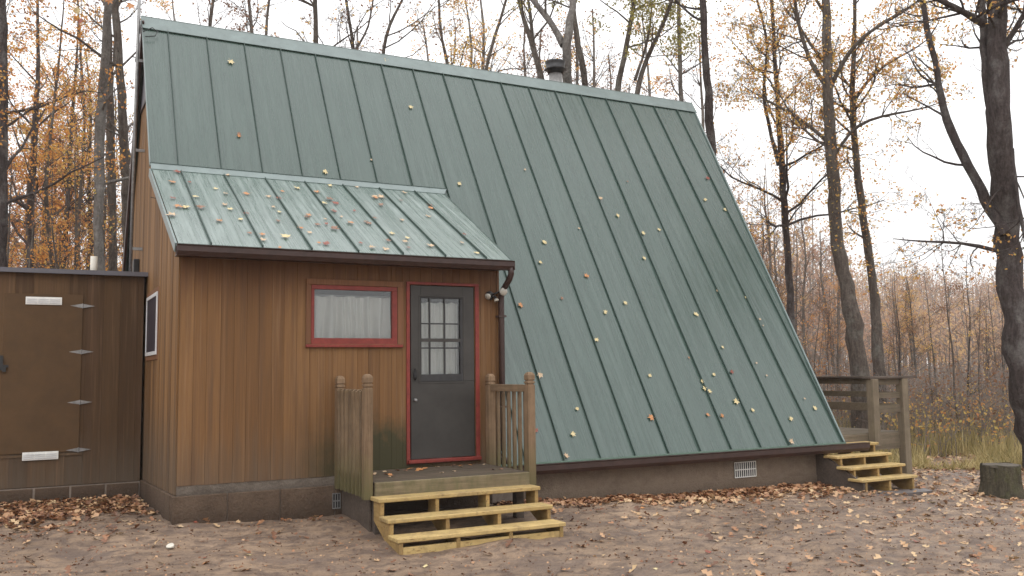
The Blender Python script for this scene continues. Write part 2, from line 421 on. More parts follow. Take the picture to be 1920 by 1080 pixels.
def rand_rot(n, tilt=None, rs=NR):
    """n random frames (n,3,3); tilt limits how far the normal leaves +z"""
    if tilt is None:
        q = rs.normal(size=(n, 4)); q /= np.linalg.norm(q, axis=1)[:, None]
        w, x, y, z = q.T
        return np.stack([np.stack([1-2*(y*y+z*z), 2*(x*y-z*w), 2*(x*z+y*w)], -1), np.stack([2*(x*y+z*w), 1-2*(x*x+z*z), 2*(y*z-x*w)], -1),
                         np.stack([2*(x*z-y*w), 2*(y*z+x*w), 1-2*(x*x+y*y)], -1)], 1)
    th = rs.uniform(0, 6.283, n); nz = np.stack([rs.normal(0, tilt, n), rs.normal(0, tilt, n), np.ones(n)], -1); nz /= np.linalg.norm(nz, axis=1)[:, None]
    x = np.stack([np.cos(th), np.sin(th), np.zeros(n)], -1); x -= (x*nz).sum(1)[:, None]*nz; x /= np.linalg.norm(x, axis=1)[:, None]
    y = np.cross(nz, x); return np.stack([x, y, nz], -1)
LT = np.array([(0, -.5, 0), (.30, -.12, .07), (.10, .02, .0), (.34, .30, .05), (0, .55, .03), (-.34, .26, .08), (-.10, .02, .0), (-.30, -.14, .05)])
LTF = [(0, 1, 2, 6), (2, 3, 4, 4), (2, 4, 6, 6)]
LQ = np.array([(0, -.5, 0), (.33, .05, .1), (0, .5, 0), (-.33, .0, .1)])
def leaves(name, pos, size, mat, parent, origin, tint, tilt=None, kind=None, fine=False, stretch=1.):
    n = len(pos)
    if n == 0: return None
    Rm = rand_rot(n, tilt)
    if fine:
        T = LT*np.array([1, 1, 1.6]); tri = np.array([(0, 1, 2), (0, 2, 6), (0, 6, 7), (2, 3, 4), (2, 4, 6), (6, 4, 5)])
    else: T = LQ; tri = np.array([(0, 1, 2), (0, 2, 3)])
    T = T*np.array([1, stretch, 1])
    v = np.einsum('nij,kj->nki', Rm, T)*np.asarray(size)[:, None, None] + np.asarray(pos)[:, None, :]
    f = (tri[None]+(np.arange(n)*len(T))[:, None, None]).reshape(-1, 3)
    return raw_mesh(name, v.reshape(-1, 3), f, mat, parent, origin, tint=np.repeat(tint, len(T)), kind=kind)

# ------------------------------------------------------------------ ground
def ground():
    xs = np.concatenate([np.linspace(-300, -8, 30)[:-1], np.arange(-8, 13, .055), np.linspace(13, 40, 90), np.linspace(42, 400, 40)])
    ys = np.concatenate([np.linspace(-60, -9.6, 12)[:-1], np.arange(-9.6, 3, .055), np.linspace(3, 30, 70), np.linspace(32, 400, 40)])
    X, Y = np.meshgrid(xs, ys, indexing='ij'); Z = ground_np(X, Y)
    rs = np.random.RandomState(3)
    near = np.clip((25-np.hypot(X-2, Y+2))/15, 0, 1)
    for fr, am in ((.35, .022), (.8, .014), (2.1, .010), (4.7, .0055), (9, .0035), (15, .0022)):
        for _ in range(5):
            a = rs.uniform(0, 6.28); p = rs.uniform(0, 6.28); k = fr*rs.uniform(.75, 1.3)*2
            Z += near*am*.5*np.sin((X*math.cos(a)+Y*math.sin(a))*k + p + 1.3*np.sin((X*math.sin(a)-Y*math.cos(a))*k*.63+p*2))
    def vnoise(cell, seed):
        r2 = np.random.RandomState(seed); g = r2.uniform(-1, 1, (300, 300)); u = (X+20)/cell; w = (Y+20)/cell
        i0 = np.floor(u).astype(int); j0 = np.floor(w).astype(int); a = u-i0; b = w-j0; a = a*a*(3-2*a); b = b*b*(3-2*b)
        return g[i0 % 300, j0 % 300]*(1-a)*(1-b)+g[(i0+1) % 300, j0 % 300]*a*(1-b)+g[i0 % 300, (j0+1) % 300]*(1-a)*b+g[(i0+1) % 300, (j0+1) % 300]*a*b
    Z += near*(.016*vnoise(.45, 1)+.009*vnoise(.19, 2)+.006*np.abs(vnoise(.12, 3)))
    Z -= near*.012
    Z += .6*np.clip((np.hypot(X, Y)-60)/140, 0, 3)
    v = np.stack([X, Y, Z], -1).reshape(-1, 3); nx, ny = X.shape
    i, j = np.meshgrid(np.arange(nx-1), np.arange(ny-1), indexing='ij')
    f = np.stack([i*ny+j, (i+1)*ny+j, (i+1)*ny+j+1, i*ny+j+1], -1).reshape(-1, 4)
    o = raw_mesh('ground', v, f, M['mud'], None, (0, 0, 0), smooth=True, kind='structure')
    return xs, ys, Z
GX, GY, GZ = ground()
def gz(x, y):
    """bilinear lookup of the built ground"""
    x = np.asarray(x, float); y = np.asarray(y, float)
    i = np.clip(np.searchsorted(GX, x)-1, 0, len(GX)-2); j = np.clip(np.searchsorted(GY, y)-1, 0, len(GY)-2)
    a = (x-GX[i])/(GX[i+1]-GX[i]); b = (y-GY[j])/(GY[j+1]-GY[j])
    return (GZ[i, j]*(1-a)*(1-b)+GZ[i+1, j]*a*(1-b)+GZ[i, j+1]*(1-a)*b+GZ[i+1, j+1]*a*b)

# ------------------------------------------------------------------ cabin
YR, ZR, YE, ZE = 3.602, 6.626, -.19, .417
SLOPE = np.array([0, YE-YR, ZE-ZR]); SL = np.linalg.norm(SLOPE); SLOPE /= SL
NRM = np.array([0, SLOPE[2], -SLOPE[1]]); NRM = NRM if NRM[2] > 0 else -NRM     # outward normal of the near slope
ZJ, ZK = 4.188, 4.075                       # flashing between the main and the porch roof
def mainP(x, s, h=0.): return np.array([x, YR, ZR]) + SLOPE*s + NRM*h
sJ = (ZR-ZJ)/(ZR-ZE)*SL
YJ = YR+SLOPE[1]*sJ
SEAM_X = [.237+.536*i for i in range(18)]
cabin = thing('cabin', (4.7, 3.6, 0), 'green metal roofed A-frame cabin with brown cedar entry wall', 'cabin')

def rake_x(s, side):
    t = s/SL
    if side < 0: return -.105 + .03*t
    return 9.80 + (9.36-9.80)*t
def roof_panel(x0a, x1a, sa, sb, x0b=None, x1b=None):
    x0b = x0a if x0b is None else x0b; x1b = x1a if x1b is None else x1b
    m = MB(); m.prism([mainP(x0a, sa), mainP(x1a, sa), mainP(x1b, sb), mainP(x0b, sb)], -NRM*.02)
    return m.build('roof_panel', M['roof'], cabin)
S0 = .235
pe = 3.80                                    # right end of the porch roof
for i in range(-1, 18):
    xa = SEAM_X[i] if i >= 0 else None; xb = SEAM_X[i+1] if i < 17 else None
    send = SL if i >= 6 else sJ
    a0 = xa if xa is not None else rake_x(S0, -1); b0 = xb if xb is not None else rake_x(S0, 1)
    a1 = xa if xa is not None else rake_x(send, -1); b1 = xb if xb is not None else max(rake_x(send, 1), SEAM_X[17]+.02)
    if i == 6:
        roof_panel(a0+.001, b0-.001, S0, sJ+1.0); roof_panel(3.70, b0-.001, sJ+1.0, SL); continue
    roof_panel(a0+.001, b0-.001, S0, send, a1+.001, b1-.001)
for i, x in enumerate(SEAM_X):
    send = SL-.003 if i >= 7 else sJ-.01
    m = MB(); m.prism([mainP(x-.007, S0-.01, .0), mainP(x+.007, S0-.01, .0), mainP(x+.005, S0-.01, .027), mainP(x-.005, S0-.01, .027)], SLOPE*(send-S0+.01))
    m.build('roof_seam', M['seam'], cabin)
# ridge cap, both sides
back = np.array([0, -SLOPE[1], SLOPE[2]]); nback = np.array([0, -NRM[1], NRM[2]])
p0, p1 = np.array([-.115, YR, ZR+.042]), np.array([9.83, YR, ZR+.042])
m = MB(); m.prism([p0, p1, p1+SLOPE*.26, p0+SLOPE*.26], -NRM*.012); m.prism([p0-NRM*.0, p1, p1+back*.26, p0+back*.26], -nback*.012)
m.build('ridge_cap', M['flash'], cabin)
m = MB(); q0, q1 = p0+SLOPE*.262, p1+SLOPE*.262; m.prism([q0+NRM*.0, q1+NRM*.0, q1-NRM*.034, q0-NRM*.034], SLOPE*.006); m.build('ridge_cap_hem', M['seam'], cabin)
for i, x in enumerate(SEAM_X):
    a = p0+SLOPE*.235; a[0] = x
    m = MB(); m.tube([a-NRM*.002, a+NRM*.004], .006, 6); m.build('screw_head', M['galv'], cabin)
# far slope
m = MB(); q = lambda x, s: np.array([x, YR, ZR])+back*s
m.prism([q(-.10, .0), q(9.8, .0), q(9.36, SL), q(-.07, SL)], -nback*.02); m.build('far_roof_slope', M['roof'], cabin)
# rake fascias at the left gable
for B, N_, nm in ((SLOPE, NRM, 'rake_trim'), (back, nback, 'rake_fascia')):
    m = MB(); a = np.array([-.108, YR, ZR-.01])
    if nm == 'rake_trim':
        m.prism([a+N_*.012, a-N_*.03, a+B*sJ-N_*.03, a+B*sJ+N_*.012], (.012, 0, 0)); m.build(nm, M['flash'], cabin)
    else:
        m.prism([a+N_*.0, a-N_*.14, a+B*SL-N_*.14, a+B*SL+N_*.0], (.03, 0, 0)); m.build(nm, M['brown'], cabin)
m = MB(); a0, a1 = mainP(9.82, 0, .02), mainP(9.385, SL, .02)
m.prism([a0, a1, a1-NRM*.10, a0-NRM*.10], (-.03, 0, 0)); m.build('rake_trim', M['flash'], cabin)
# junction flashing over the porch roof
m = MB(); a, b = mainP(-.10, sJ-.012, .022), mainP(3.98, sJ-.012, .022)
c, d = mainP(3.90, sJ+.115, .045), mainP(-.10, sJ+.115, .045)
m.prism([a, b, c, d], -NRM*.006); m.build('junction_flashing', M['flash'], cabin)
m = MB(); m.prism([mainP(-.105, sJ-.018, .002), mainP(3.99, sJ-.018, .002), mainP(3.99, sJ-.012, .030), mainP(-.105, sJ-.012, .030)], SLOPE*.004); m.build('flashing_hem', M['seam'], cabin)
m = MB(); m.prism([d+NRM*.003, mainP(3.80, sJ+.115, .048), mainP(3.80, sJ+.138, .040), mainP(-.10, sJ+.138, .040)], -NRM*.022); m.build('flashing_lip', M['seam'], cabin)

# porch roof
GYo, GZo = -.30, 2.87
top0 = mainP(0, sJ+.10, .03); ty, tz = top0[1], top0[2]
PS = np.array([0, GYo-ty, GZo-tz]); PL = np.linalg.norm(PS); PS /= PL
PN = np.array([0, -PS[2], PS[1]]); PN = PN if PN[2] > 0 else -PN
def porchP(x, s, h=0.): return np.array([x, ty, tz]) + PS*s + PN*h
PSX = [.255+.529*i for i in range(7)]
# the panels run on the right until they meet the main slope
def edge_x(s, right):
    return (3.90-.145*s/PL) if right else (-.09+.02*s/PL)
for i in range(-1, 7):
    a = PSX[i] if i >= 0 else None; b = PSX[i+1] if i < 6 else None
    m = MB(); m.prism([porchP((a if a is not None else edge_x(0, 0))+.001, 0), porchP((b if b is not None else edge_x(0, 1))-.001, 0),
                       porchP((b if b is not None else edge_x(PL, 1))-.001, PL), porchP((a if a is not None else edge_x(PL, 0))+.001, PL)], -PN*.02)
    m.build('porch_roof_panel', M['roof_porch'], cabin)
for x in PSX:
    m = MB(); m.prism([porchP(x-.007, .03), porchP(x+.007, .03), porchP(x+.005, .03, .027), porchP(x-.005, .03, .027)], PS*(PL-.03)); m.build('porch_roof_seam', M['seam'], cabin)
m = MB(); m.prism([porchP(-.10, 0, .0), porchP(-.08, PL, .0), porchP(-.08, PL, -.10), porchP(-.10, 0, -.10)], (-.02, 0, 0)); m.build('porch_rake_trim', M['flash'], cabin)
m = MB(); m.prism([porchP(3.905, 0, .0), porchP(3.76, PL, .0), porchP(3.76, PL, -.12), porchP(3.905, 0, -.12)], (.02, 0, 0)); m.build('porch_rake_trim', M['seam'], cabin)
boxo('soffit', (-.06, 3.72, GYo+.02, 0, 2.765, 2.785), M['brown'], cabin)
# porch gutter (open half trough)
def gutter(name, x0, x1, y, z, w=.11, h=.11):
    prof = [(0, h), (0, .02), (-.02, 0), (-w+.03, 0), (-w, .045), (-w, h-.015), (-w-.012, h), (-w+.006, h+.004), (-w+.010, h-.015), (-w+.012, .05), (-w+.035, .01), (-.02, .01), (-.01, .025), (-.01, h)]
    m = MB(); m.prism([(x0, y+a, z+b) for a, b in prof], (x1-x0, 0, 0)); return m.build(name, M['brown'], cabin)
gutter('porch_gutter', -.09, 3.765, GYo+.025, GZo-.13)
boxo('gutter_end_cap', (3.765, 3.772, GYo-.085, GYo+.025, GZo-.13, GZo-.02), M['brown'], cabin)
# eave of the main roof: drip edge + dark gutter board
boxo('drip_edge', (3.62, 9.40, YE-.022, YE+.03, ZE-.020, ZE-.001), M['drip'], cabin)
gutter('eave_gutter', 3.60, 9.85, YE+.005, ZE-.145, .07, .122)
boxo('eave_fascia', (3.60, 9.85, YE+.008, YE+.04, ZE-.15, ZE-.025), M['brown'], cabin)
boxo('eave_soffit', (3.60, 9.8, YE+.04, .16, ZE-.15, ZE-.13), M['brown'], cabin)

# --- walls: backing sheets round the openings, then every board as a part
FX0, FX1, FZ0, FZ1 = 0., 3.70, .395, 2.78
openings = [(1.39, 2.39, 1.88, 2.50), (2.55, 3.40, .50, 2.56)]
def minus(x0, x1, z0, z1, ops):
    out = [(x0, x1, z0, z1)]
    for a, b, c, d in ops:
        nx = []
        for r in out:
            if b <= r[0] or a >= r[1] or d <= r[2] or c >= r[3]: nx.append(r); continue
            if a > r[0]: nx.append((r[0], a, r[2], r[3]))
            if b < r[1]: nx.append((b, r[1], r[2], r[3]))
            l, h = max(a, r[0]), min(b, r[1])
            if c > r[2]: nx.append((l, h, r[2], c))
            if d < r[3]: nx.append((l, h, d, r[3]))
        out = nx
    return out
m = MB()
for a, b, c, d in minus(FX0+.003, FX1, .02, FZ1+.05, openings): m.box(a, b, .004, .06, c, d)
m.build('wall_core', M['backing'], cabin)
x = FX0; k = 0
while x < FX1-.02:
    w = RNG.choice([.132, .138, .142, .135, .090]); x1 = min(x+w, FX1)
    for a, b, c, d in minus(x+.004, x1-.004, FZ0, FZ1, openings):
        if b-a < .01 or d-c < .02: continue
        pr = .016+RNG.uniform(0, .004)
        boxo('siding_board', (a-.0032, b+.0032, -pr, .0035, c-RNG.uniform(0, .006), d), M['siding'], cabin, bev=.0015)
    x = x1
boxo('corner_board', (3.70, 3.735, -.03, .05, .30, 2.78), M['siding'], cabin, bev=.004)
boxo('cheek_wall', (3.655, 3.70, .06, 1.25, .0, 2.78), M['siding'], cabin)
m = MB(); m.prism([(3.66, -.0, 2.785), (3.66, 1.9, 3.72), (3.66, 1.3, 2.785)], (.03, 0, 0)); m.build('cheek_panel', M['roof'], cabin)

def ztop(y):
    if y <= .0: return 2.9
    zr_ = ZR-.03-abs(y-YR)/abs(SLOPE[1])*abs(SLOPE[2]) - .05
    zp = tz-.03+(y-ty)*(PS[2]/PS[1]) - .02
    return max(zr_, zp) if y < ty else zr_
def zbot(y): return .30-.04*min(y, 3.2)
ZP = 5.42
win_g = (1.62, 2.74, 1.77, 2.55)     # gable window (y0, y1, z0, z1)
y = .0
while y < 7.3:
    w = RNG.choice([.14, .135, .145, .095]); y1 = min(y+w, 7.32)
    zt0, zt1 = ztop(y+.004), ztop(y1-.004)
    sp = [(zbot(y), None)]
    def gb(z0, z1, zt0_=None, zt1_=None):
        A, B = (z1, z1) if zt0_ is None else (zt0_, zt1_)
        if min(A, B) < z0+.03: return
        pr = .016+RNG.uniform(0, .005)
        m = MB(); m.prism([(-pr, y+.004, z0), (-pr, y1-.004, z0), (-pr, y1-.004, B), (-pr, y+.004, A)], (pr-.001, 0, 0)); m.build('gable_board', M['gable'], cabin)
    zt0, zt1 = min(zt0, ZP), min(zt1, ZP)
    if y1 > win_g[0] and y < win_g[1]:
        gb(zbot(y), win_g[2]); gb(win_g[3], 0, zt0, zt1)
    else: gb(zbot(y), 0, zt0, zt1)
    y = y1
m = MB(); ys_ = np.linspace(.0, 7.3, 40)
top = [(.0, a, ztop(a)) for a in ys_]
m.prism([(.0, 0, .05)]+[(.0, a, b) for _, a, b in top]+[(.0, 7.3, .05)], (.05, 0, 0)); m.build('gable_core', M['backing'], cabin)
ya = YR-(ZR-.12-ZP)*abs(SLOPE[1]/SLOPE[2]); yb = 2*YR-ya
m = MB(); m.prism([(-.03, ya, ZP), (-.03, YR, ZR-.12), (-.03, yb, ZP)], (.028, 0, 0)); m.build('gable_peak_panel', M['greypanel'], cabin)
m = MB(); m.prism([(-.04, ya-.0, ZP+.02), (-.04, ya-.02, ZP-.03), (-.04, yb+.02, ZP-.03), (-.04, yb, ZP+.02)], (.02, 0, 0)); m.build('peak_flashing', M['brown'], cabin)
# right gable wall
m = MB(); m.prism([(9.25, .15, -.1), (9.25, YR, ZR-.12), (9.25, 7.05, -.1)], (.06, 0, 0)); m.build('right_gable_wall', M['gable'], cabin)

# --- foundation
boxo('skirt_block', (.0, 3.62, -.012, .06, .25, .393), M['skirt'], cabin)
x = -.045
while x < 1.95:
    x1 = min(x+RNG.choice([.55, .60, .52]), 1.96)
    boxo('foundation_block', (x+.004, x1-.004, -.055-RNG.uniform(0, .006), .10, -.25, .292), M['block'], cabin, bev=.006); x = x1
boxo('foundation_core', (-.02, 3.9, -.04, .15, -.25, .285), M['mortar'], cabin)
boxo('foundation_block', (1.96, 3.60, -.05, .10, -.3, .24), M['block'], cabin)
y = .10
while y < 2.95:
    y1 = y+.41
    m = MB(); m.prism([(-.05, y+.004, -.2), (-.05, y1-.004, -.2), (-.05, y1-.004, zbot(y1)-.004), (-.05, y+.004, zbot(y)-.004)], (.05, 0, 0)); m.bevel(.005); m.build('foundation_block', M['block'], cabin); y = y1
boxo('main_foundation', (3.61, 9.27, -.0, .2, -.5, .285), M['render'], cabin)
boxo('foundation_return', (9.07, 9.27, .2, 7.2, -.5, .30), M['render'], cabin)
m = MB(); m.prism([(3.61, -.012, -.5), (3.61, -.012, .02), (9.27, -.012, -.06), (9.27, -.012, -.5)], (0, .0115, 0)); m.build('footing_course', M['render'], cabin)
# white crawl space vents
def slot_vent(name, x0, x1, z0, z1, y, n, rows, mat, par=cabin, horizontal=False):
    t = boxo(name, (x0, x1, y+.004, y+.008, z0, z1), M['black'], par)
    for a in (boxo('frame_bar', (x0, x1, y-.006, y+.004, z0, z0+.010), mat, t), boxo('frame_bar', (x0, x1, y-.006, y+.004, z1-.010, z1), mat, t)): pass
    if not horizontal:
        for i in range(n+1):
            xx = x0+(x1-x0-.008)*i/n; boxo('grille_bar', (xx, xx+.009, y-.005, y+.003, z0+.009, z1-.009), mat, t)
        for r in range(1, rows): zz = z0+(z1-z0)*r/rows; boxo('grille_bar', (x0, x1, y-.0065, y+.003, zz-.006, zz+.006), mat, t)
    return t
v = [on(1377, 867, 1, -.02), on(1418, 893, 1, -.02)]
slot_vent('foundation_vent', v[0][0], v[1][0], v[1][2], v[0][2], -.02, 10, 2, M['white'])
v = [on(623, 925, 1, -.06), on(638, 953, 1, -.06)]
slot_vent('foundation_vent', v[0][0], v[1][0], v[1][2], v[0][2], -.066, 3, 2, M['galv'])

# --- front window
def ring_parts(par, name, x0, x1, z0, z1, wl_, wr, wb, wt, y0, y1, mat):
    boxo(name, (x0, x1, y0, y1, z1-wt, z1), mat, par, bev=.003); boxo(name, (x0, x1, y0, y1, z0, z0+wb), mat, par, bev=.003)
    boxo(name, (x0, x0+wl_, y0+.001, y1-.001, z0+wb, z1-wt), mat, par, bev=.003); boxo(name, (x1-wr, x1, y0+.001, y1-.001, z0+wb, z1-wt), mat, par, bev=.003)
def curtain(par, x0, x1, z0, z1, y, amp, n, mat, seed=0):
    rs = np.random.RandomState(seed); N = 120; xs = np.linspace(x0, x1, N); nz_ = 14; V = []
    ph = rs.uniform(0, 6, 6); fr = rs.uniform(.6, 1.6, 6)*n
    for j in range(nz_):
        t = j/(nz_-1); z = z0+(z1-z0)*t
        u = (xs-x0)/(x1-x0)+.012*np.sin(3*t+xs*9)
        dy = sum(np.sin(u*fr[k]*6.28+ph[k]+t*(k-2)*.35) for k in range(6))*amp/3.2
        sag = -.018*np.abs(np.sin(u*n*3.14*.5)) if j == nz_-1 else 0
        V.append(np.stack([xs, y+dy*(.55+.45*(1-t)), np.full(N, z)+sag], -1))
    V = np.array(V).reshape(-1, 3); i, j = np.meshgrid(np.arange(nz_-1), np.arange(N-1), indexing='ij')
    f = np.stack([i*N+j, i*N+j+1, (i+1)*N+j+1, (i+1)*N+j], -1).reshape(-1, 4)
    return raw_mesh('curtain', V, f, mat, par, V.mean(0), smooth=True)
win = boxo('window', (1.37, 2.41, .062, .07, 1.86, 2.52), M['interior'], cabin)
bpy.data.objects.remove(win)
win = bpy.data.objects.new('window', None); link(win, cabin, (1.88, 0, 2.2))
win.empty_display_size = .1
ring_parts(win, 'casing', 1.325, 2.475, 1.835, 2.585, .055, .075, .02, .065, -.042, -.018, M['trim'])
boxo('sill', (1.322, 2.46, -.055, -.019, 1.818, 1.850), M['red'], win, bev=.004)
ring_parts(win, 'frame', 1.382, 2.398, 1.852, 2.517, .036, .062, .070, .048, -.036, .02, M['red'])
boxo('pane', (1.41, 2.345, -.006, -.002, 1.915, 2.475), M['glass'], win)
curtain(win, 1.40, 2.35, 1.92, 2.415, .085, .055, 8, M['curtain'], 4)
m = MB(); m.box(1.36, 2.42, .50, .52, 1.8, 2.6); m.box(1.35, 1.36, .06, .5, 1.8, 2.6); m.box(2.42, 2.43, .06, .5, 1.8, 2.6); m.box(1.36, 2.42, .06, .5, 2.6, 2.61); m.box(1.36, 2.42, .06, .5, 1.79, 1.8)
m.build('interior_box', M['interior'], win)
boxo('curtain_rod', (1.41, 2.345, .07, .08, 2.405, 2.415), M['galv'], win)

# --- door
door = boxo('door', (2.568, 3.382, -.030, -.004, .525, 1.418), M['door'], cabin, bev=.003)
for b in ((2.568, 2.688, -.030, -.004, 1.420, 2.548), (3.232, 3.382, -.030, -.004, 1.420, 2.548), (2.690, 3.230, -.030, -.004, 2.412, 2.548)): boxo('door_panel', b, M['door'], door)
ring_parts(door, 'sash', 2.688, 3.232, 1.418, 2.414, .012, .03, .085, .012, -.034, -.012, M['muntin'])
boxo('meeting_rail', (2.69, 3.23, -.032, -.012, 1.885, 1.925), M['door'], door)
for z in (2.100, 1.812): boxo('muntin', (2.70, 3.20, -.026, -.013, z-.008, z+.008), M['muntin'], door)
for xx in (2.808, 3.0):
    boxo('muntin', (xx-.009, xx+.009, -.0275, -.0125, 1.50, 1.885), M['muntin'], door); boxo('muntin', (xx-.009, xx+.009, -.0275, -.0125, 1.925, 2.405), M['muntin'], door)
boxo('pane', (2.70, 3.21, -.010, -.007, 1.50, 2.405), M['glass'], door)
ring_parts(door, 'light_moulding', 2.664, 3.256, 1.394, 2.436, .018, .018, .018, .018, -.036, -.0305, M['door'])
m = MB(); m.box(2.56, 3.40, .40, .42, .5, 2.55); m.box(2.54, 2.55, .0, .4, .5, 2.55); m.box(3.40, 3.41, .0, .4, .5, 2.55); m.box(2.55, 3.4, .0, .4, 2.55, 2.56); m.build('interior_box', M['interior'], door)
curtain(door, 2.69, 3.22, 1.42, 2.37, .09, .022, 7, M['curtain'], 9)
m = MB(); m.prism([(2.613+a*.016, -.031, 1.50+b*.065) for a, b in [(math.cos(t*.785), math.sin(t*.785)) for t in range(8)]], (0, -.012, 0)); m.build('handle_plate', M['black'], door)
m = MB(); m.tube([(2.613, -.04, 1.44), (2.613, -.075, 1.46), (2.613, -.08, 1.50), (2.613, -.075, 1.54), (2.613, -.04, 1.56)], .008, 8); m.build('handle', M['black'], door, smooth=True)
m = MB(); m.tube([(2.612, -.03, 1.205), (2.612, -.045, 1.205), (2.612, -.05, 1.205), (2.612, -.07, 1.205), (2.612, -.078, 1.205)], [.022, .010, .010, .020, .012], 12); m.build('door_knob', M['galv'], door, smooth=True)
ring_parts(cabin, 'door_trim', 2.512, 3.452, .47, 2.592, .042, .050, .001, .032, -.040, -.006, M['red'])
boxo('threshold', (2.52, 3.45, -.085, -.002, .478, .520), M['red'], cabin, bev=.006)

# --- gable window (aluminium slider) on the left wall
gw = bpy.data.objects.new('window', None); link(gw, cabin, (0, 2.26, 2.16)); gw['label'] = 'white framed side window with dark screen'
y0, y1, z0, z1 = win_g
def gring(nm, y0, y1, z0, z1, w, xa, xb, mat):
    boxo(nm, (xa, xb, y0, y1, z1-w, z1), mat, gw, bev=.003); boxo(nm, (xa, xb, y0, y1, z0, z0+w), mat, gw, bev=.003)
    boxo(nm, (xa, xb, y0, y0+w, z0+w, z1-w), mat, gw, bev=.003); boxo(nm, (xa, xb, y1-w, y1, z0+w, z1-w), mat, gw, bev=.003)
gring('casing', y0-.05, y1+.05, z0-.05, z1+.05, .06, -.030, -.002, M['trim'])
gring('frame', y0+.01, y1-.01, z0+.01, z1-.01, .045, -.044, -.012, M['vinyl'])
boxo('insect_screen', (-.036, -.033, y0+.05, y1-.05, z0+.05, z1-.05), M['screen'], gw)

# --- mast, meter box, bracket and cable on the gable
m = MB(); m.tube([(-.17, 3.60, 2.88), (-.155, 3.6, 5.2), (-.13, 3.60, 8.6)], .022, 10); mast = m.build('antenna_mast', M['galv'], cabin, smooth=True)
for z in (3.3, 4.7, 6.0): boxo('mast_bracket', (-.18, -.02, 3.585, 3.615, z-.02, z+.02), M['galv'], mast)
bx = on(255, 492, 0, -.06); boxo('vent_box', (-.10, -.02, bx[1]-.09, bx[1]+.09, 2.98, 3.2), M['black'], cabin, bev=.01)
c0 = np.array([-.12, 3.55, 6.45]); 
m = MB(); m.tube([c0+np.array([.0, 0, .1]), mainP(-.10, .35, .05), mainP(.02, .27, .08), mainP(.09, .33, .07), mainP(.05, .42, .06), mainP(-.08, .45, .05)], .007, 6); m.build('antenna_cable', M['black'], cabin, smooth=True)
for dy, dz in ((0, 0),):
    m = MB(); m.tube([(-.02, 1.42, 3.62+dz), (-.16, 1.42, 3.64)], .004, 6); m.build('wire_bracket', M['black'], cabin)

# --- chimney flue
ch = (6.92, 3.86)
m = MB(); m.tube([(ch[0], ch[1], 6.2), (ch[0], ch[1], 6.93)], .12, 20); fl = m.build('chimney', M['galv'], cabin, smooth=True)
m = MB(); m.tube([(ch[0], ch[1], 6.90), (ch[0], ch[1], 6.96), (ch[0], ch[1], 6.975), (ch[0], ch[1], 6.99), (ch[0], ch[1], 7.09), (ch[0], ch[1], 7.12), (ch[0], ch[1], 7.145)], [.14, .155, .20, .165, .175, .19, .09], 20); m.build('rain_cap', M['black'], fl, smooth=True)

# --- downspout and floodlights
m = MB(); m.tube([(3.735, -.34, 2.79), (3.742, -.34, 2.70), (3.74, -.30, 2.64), (3.735, -.14, 2.52), (3.735, -.085, 2.46), (3.735, -.08, 2.40), (3.735, -.08, .55), (3.74, -.10, .48), (3.76, -.2, .42)], .037, 10); m.build('downspout', M['brown'], cabin, smooth=True)
for z in (2.2, 1.1): boxo('downspout_strap', (3.685, 3.785, -.12, -.02, z-.012, z+.012), M['brown'], cabin)
fb = (3.60, -.03, 2.45)
m = MB(); m.tube([(3.60, -.02, 2.455), (3.60, -.045, 2.455), (3.60, -.06, 2.455)], [.055, .055, .035], 16); fix = m.build('floodlight', M['black'], cabin, smooth=True)
def lamp(p, d, sc, nm):
    p = np.array(p); d = np.array(d, float); d /= np.linalg.norm(d)
    m = MB(); m.tube([fb, p-d*.06*sc], .012, 8); m.tube([p-d*.085*sc, p-d*.05*sc, p-d*.02*sc, p+d*.02*sc], [.02*sc, .028*sc, .034*sc, .050*sc], 16, False)
    o = m.build('lamp_holder', M['black'], fix, smooth=True)
    m = MB(); m.tube([p-d*.02*sc, p+d*.022*sc, p+d*.034*sc], [.036*sc, .054*sc, .046*sc], 18); o2 = m.build('bulb', M['bulb'], fix, smooth=True)
M['bulb'] = m_plain('frosted_bulb_glass', (.40, .38, .33), .2, .6, var=.1)
lamp((3.72, -.16, 2.50), (-.15, -.9, -.2), .95, 'lamp')
lamp((3.535, -.13, 2.44), (-.75, -.4, -.4), .72, 'lamp')
lamp((3.655, -.10, 2.40), (.2, -.3, -.8), .6, 'lamp')

# ------------------------------------------------------------------ utility shed on the left
shed = thing('shed', (-2.2, 4.5, 0), 'dark brown flat roofed shed joined to the left gable', 'shed')
SY = 2.90
boxo('wall_core', (-4.6, -.055, SY+.002, 6.4, .10, 2.84), M['shed'], shed)
x = -4.6
while x < -.06:
    x1 = min(x+.203, -.056)
    boxo('siding_panel', (x+.0012, x1-.0012, SY-.014-RNG.uniform(0, .002), SY+.001, .175, 2.84), M['shed'], shed); x = x1
boxo('shed_base', (-4.6, -.055, SY-.024, 6.4, -.1, .165), M['mortar'], shed)
x = -.055
while x > -4.6:
    boxo('foundation_block', (x-.395, x-.012, SY-.030-RNG.uniform(0, .008), SY+.05, -.25, .155), M['block'], shed, bev=.005); x -= .407
boxo('roof_deck', (-4.7, -.025, SY-.08, 6.5, 2.845, 2.875), M['brown'], shed)
boxo('roof_edge', (-4.7, -.02, SY-.095, SY-.081, 2.835, 2.892), M['greypanel'], shed)
boxo('roof_sheet', (-4.7, -.022, SY-.080, 6.5, 2.876, 2.890), M['greypanel'], shed)
sdoor = boxo('shed_door', (-1.672, -.785, SY-.030, SY-.016, .59, 2.575), M['sheddoor'], shed, bev=.003)
boxo('door_bottom_trim', (-1.72, -.75, SY-.028, SY-.015, .545, .572), M['shed'], shed)
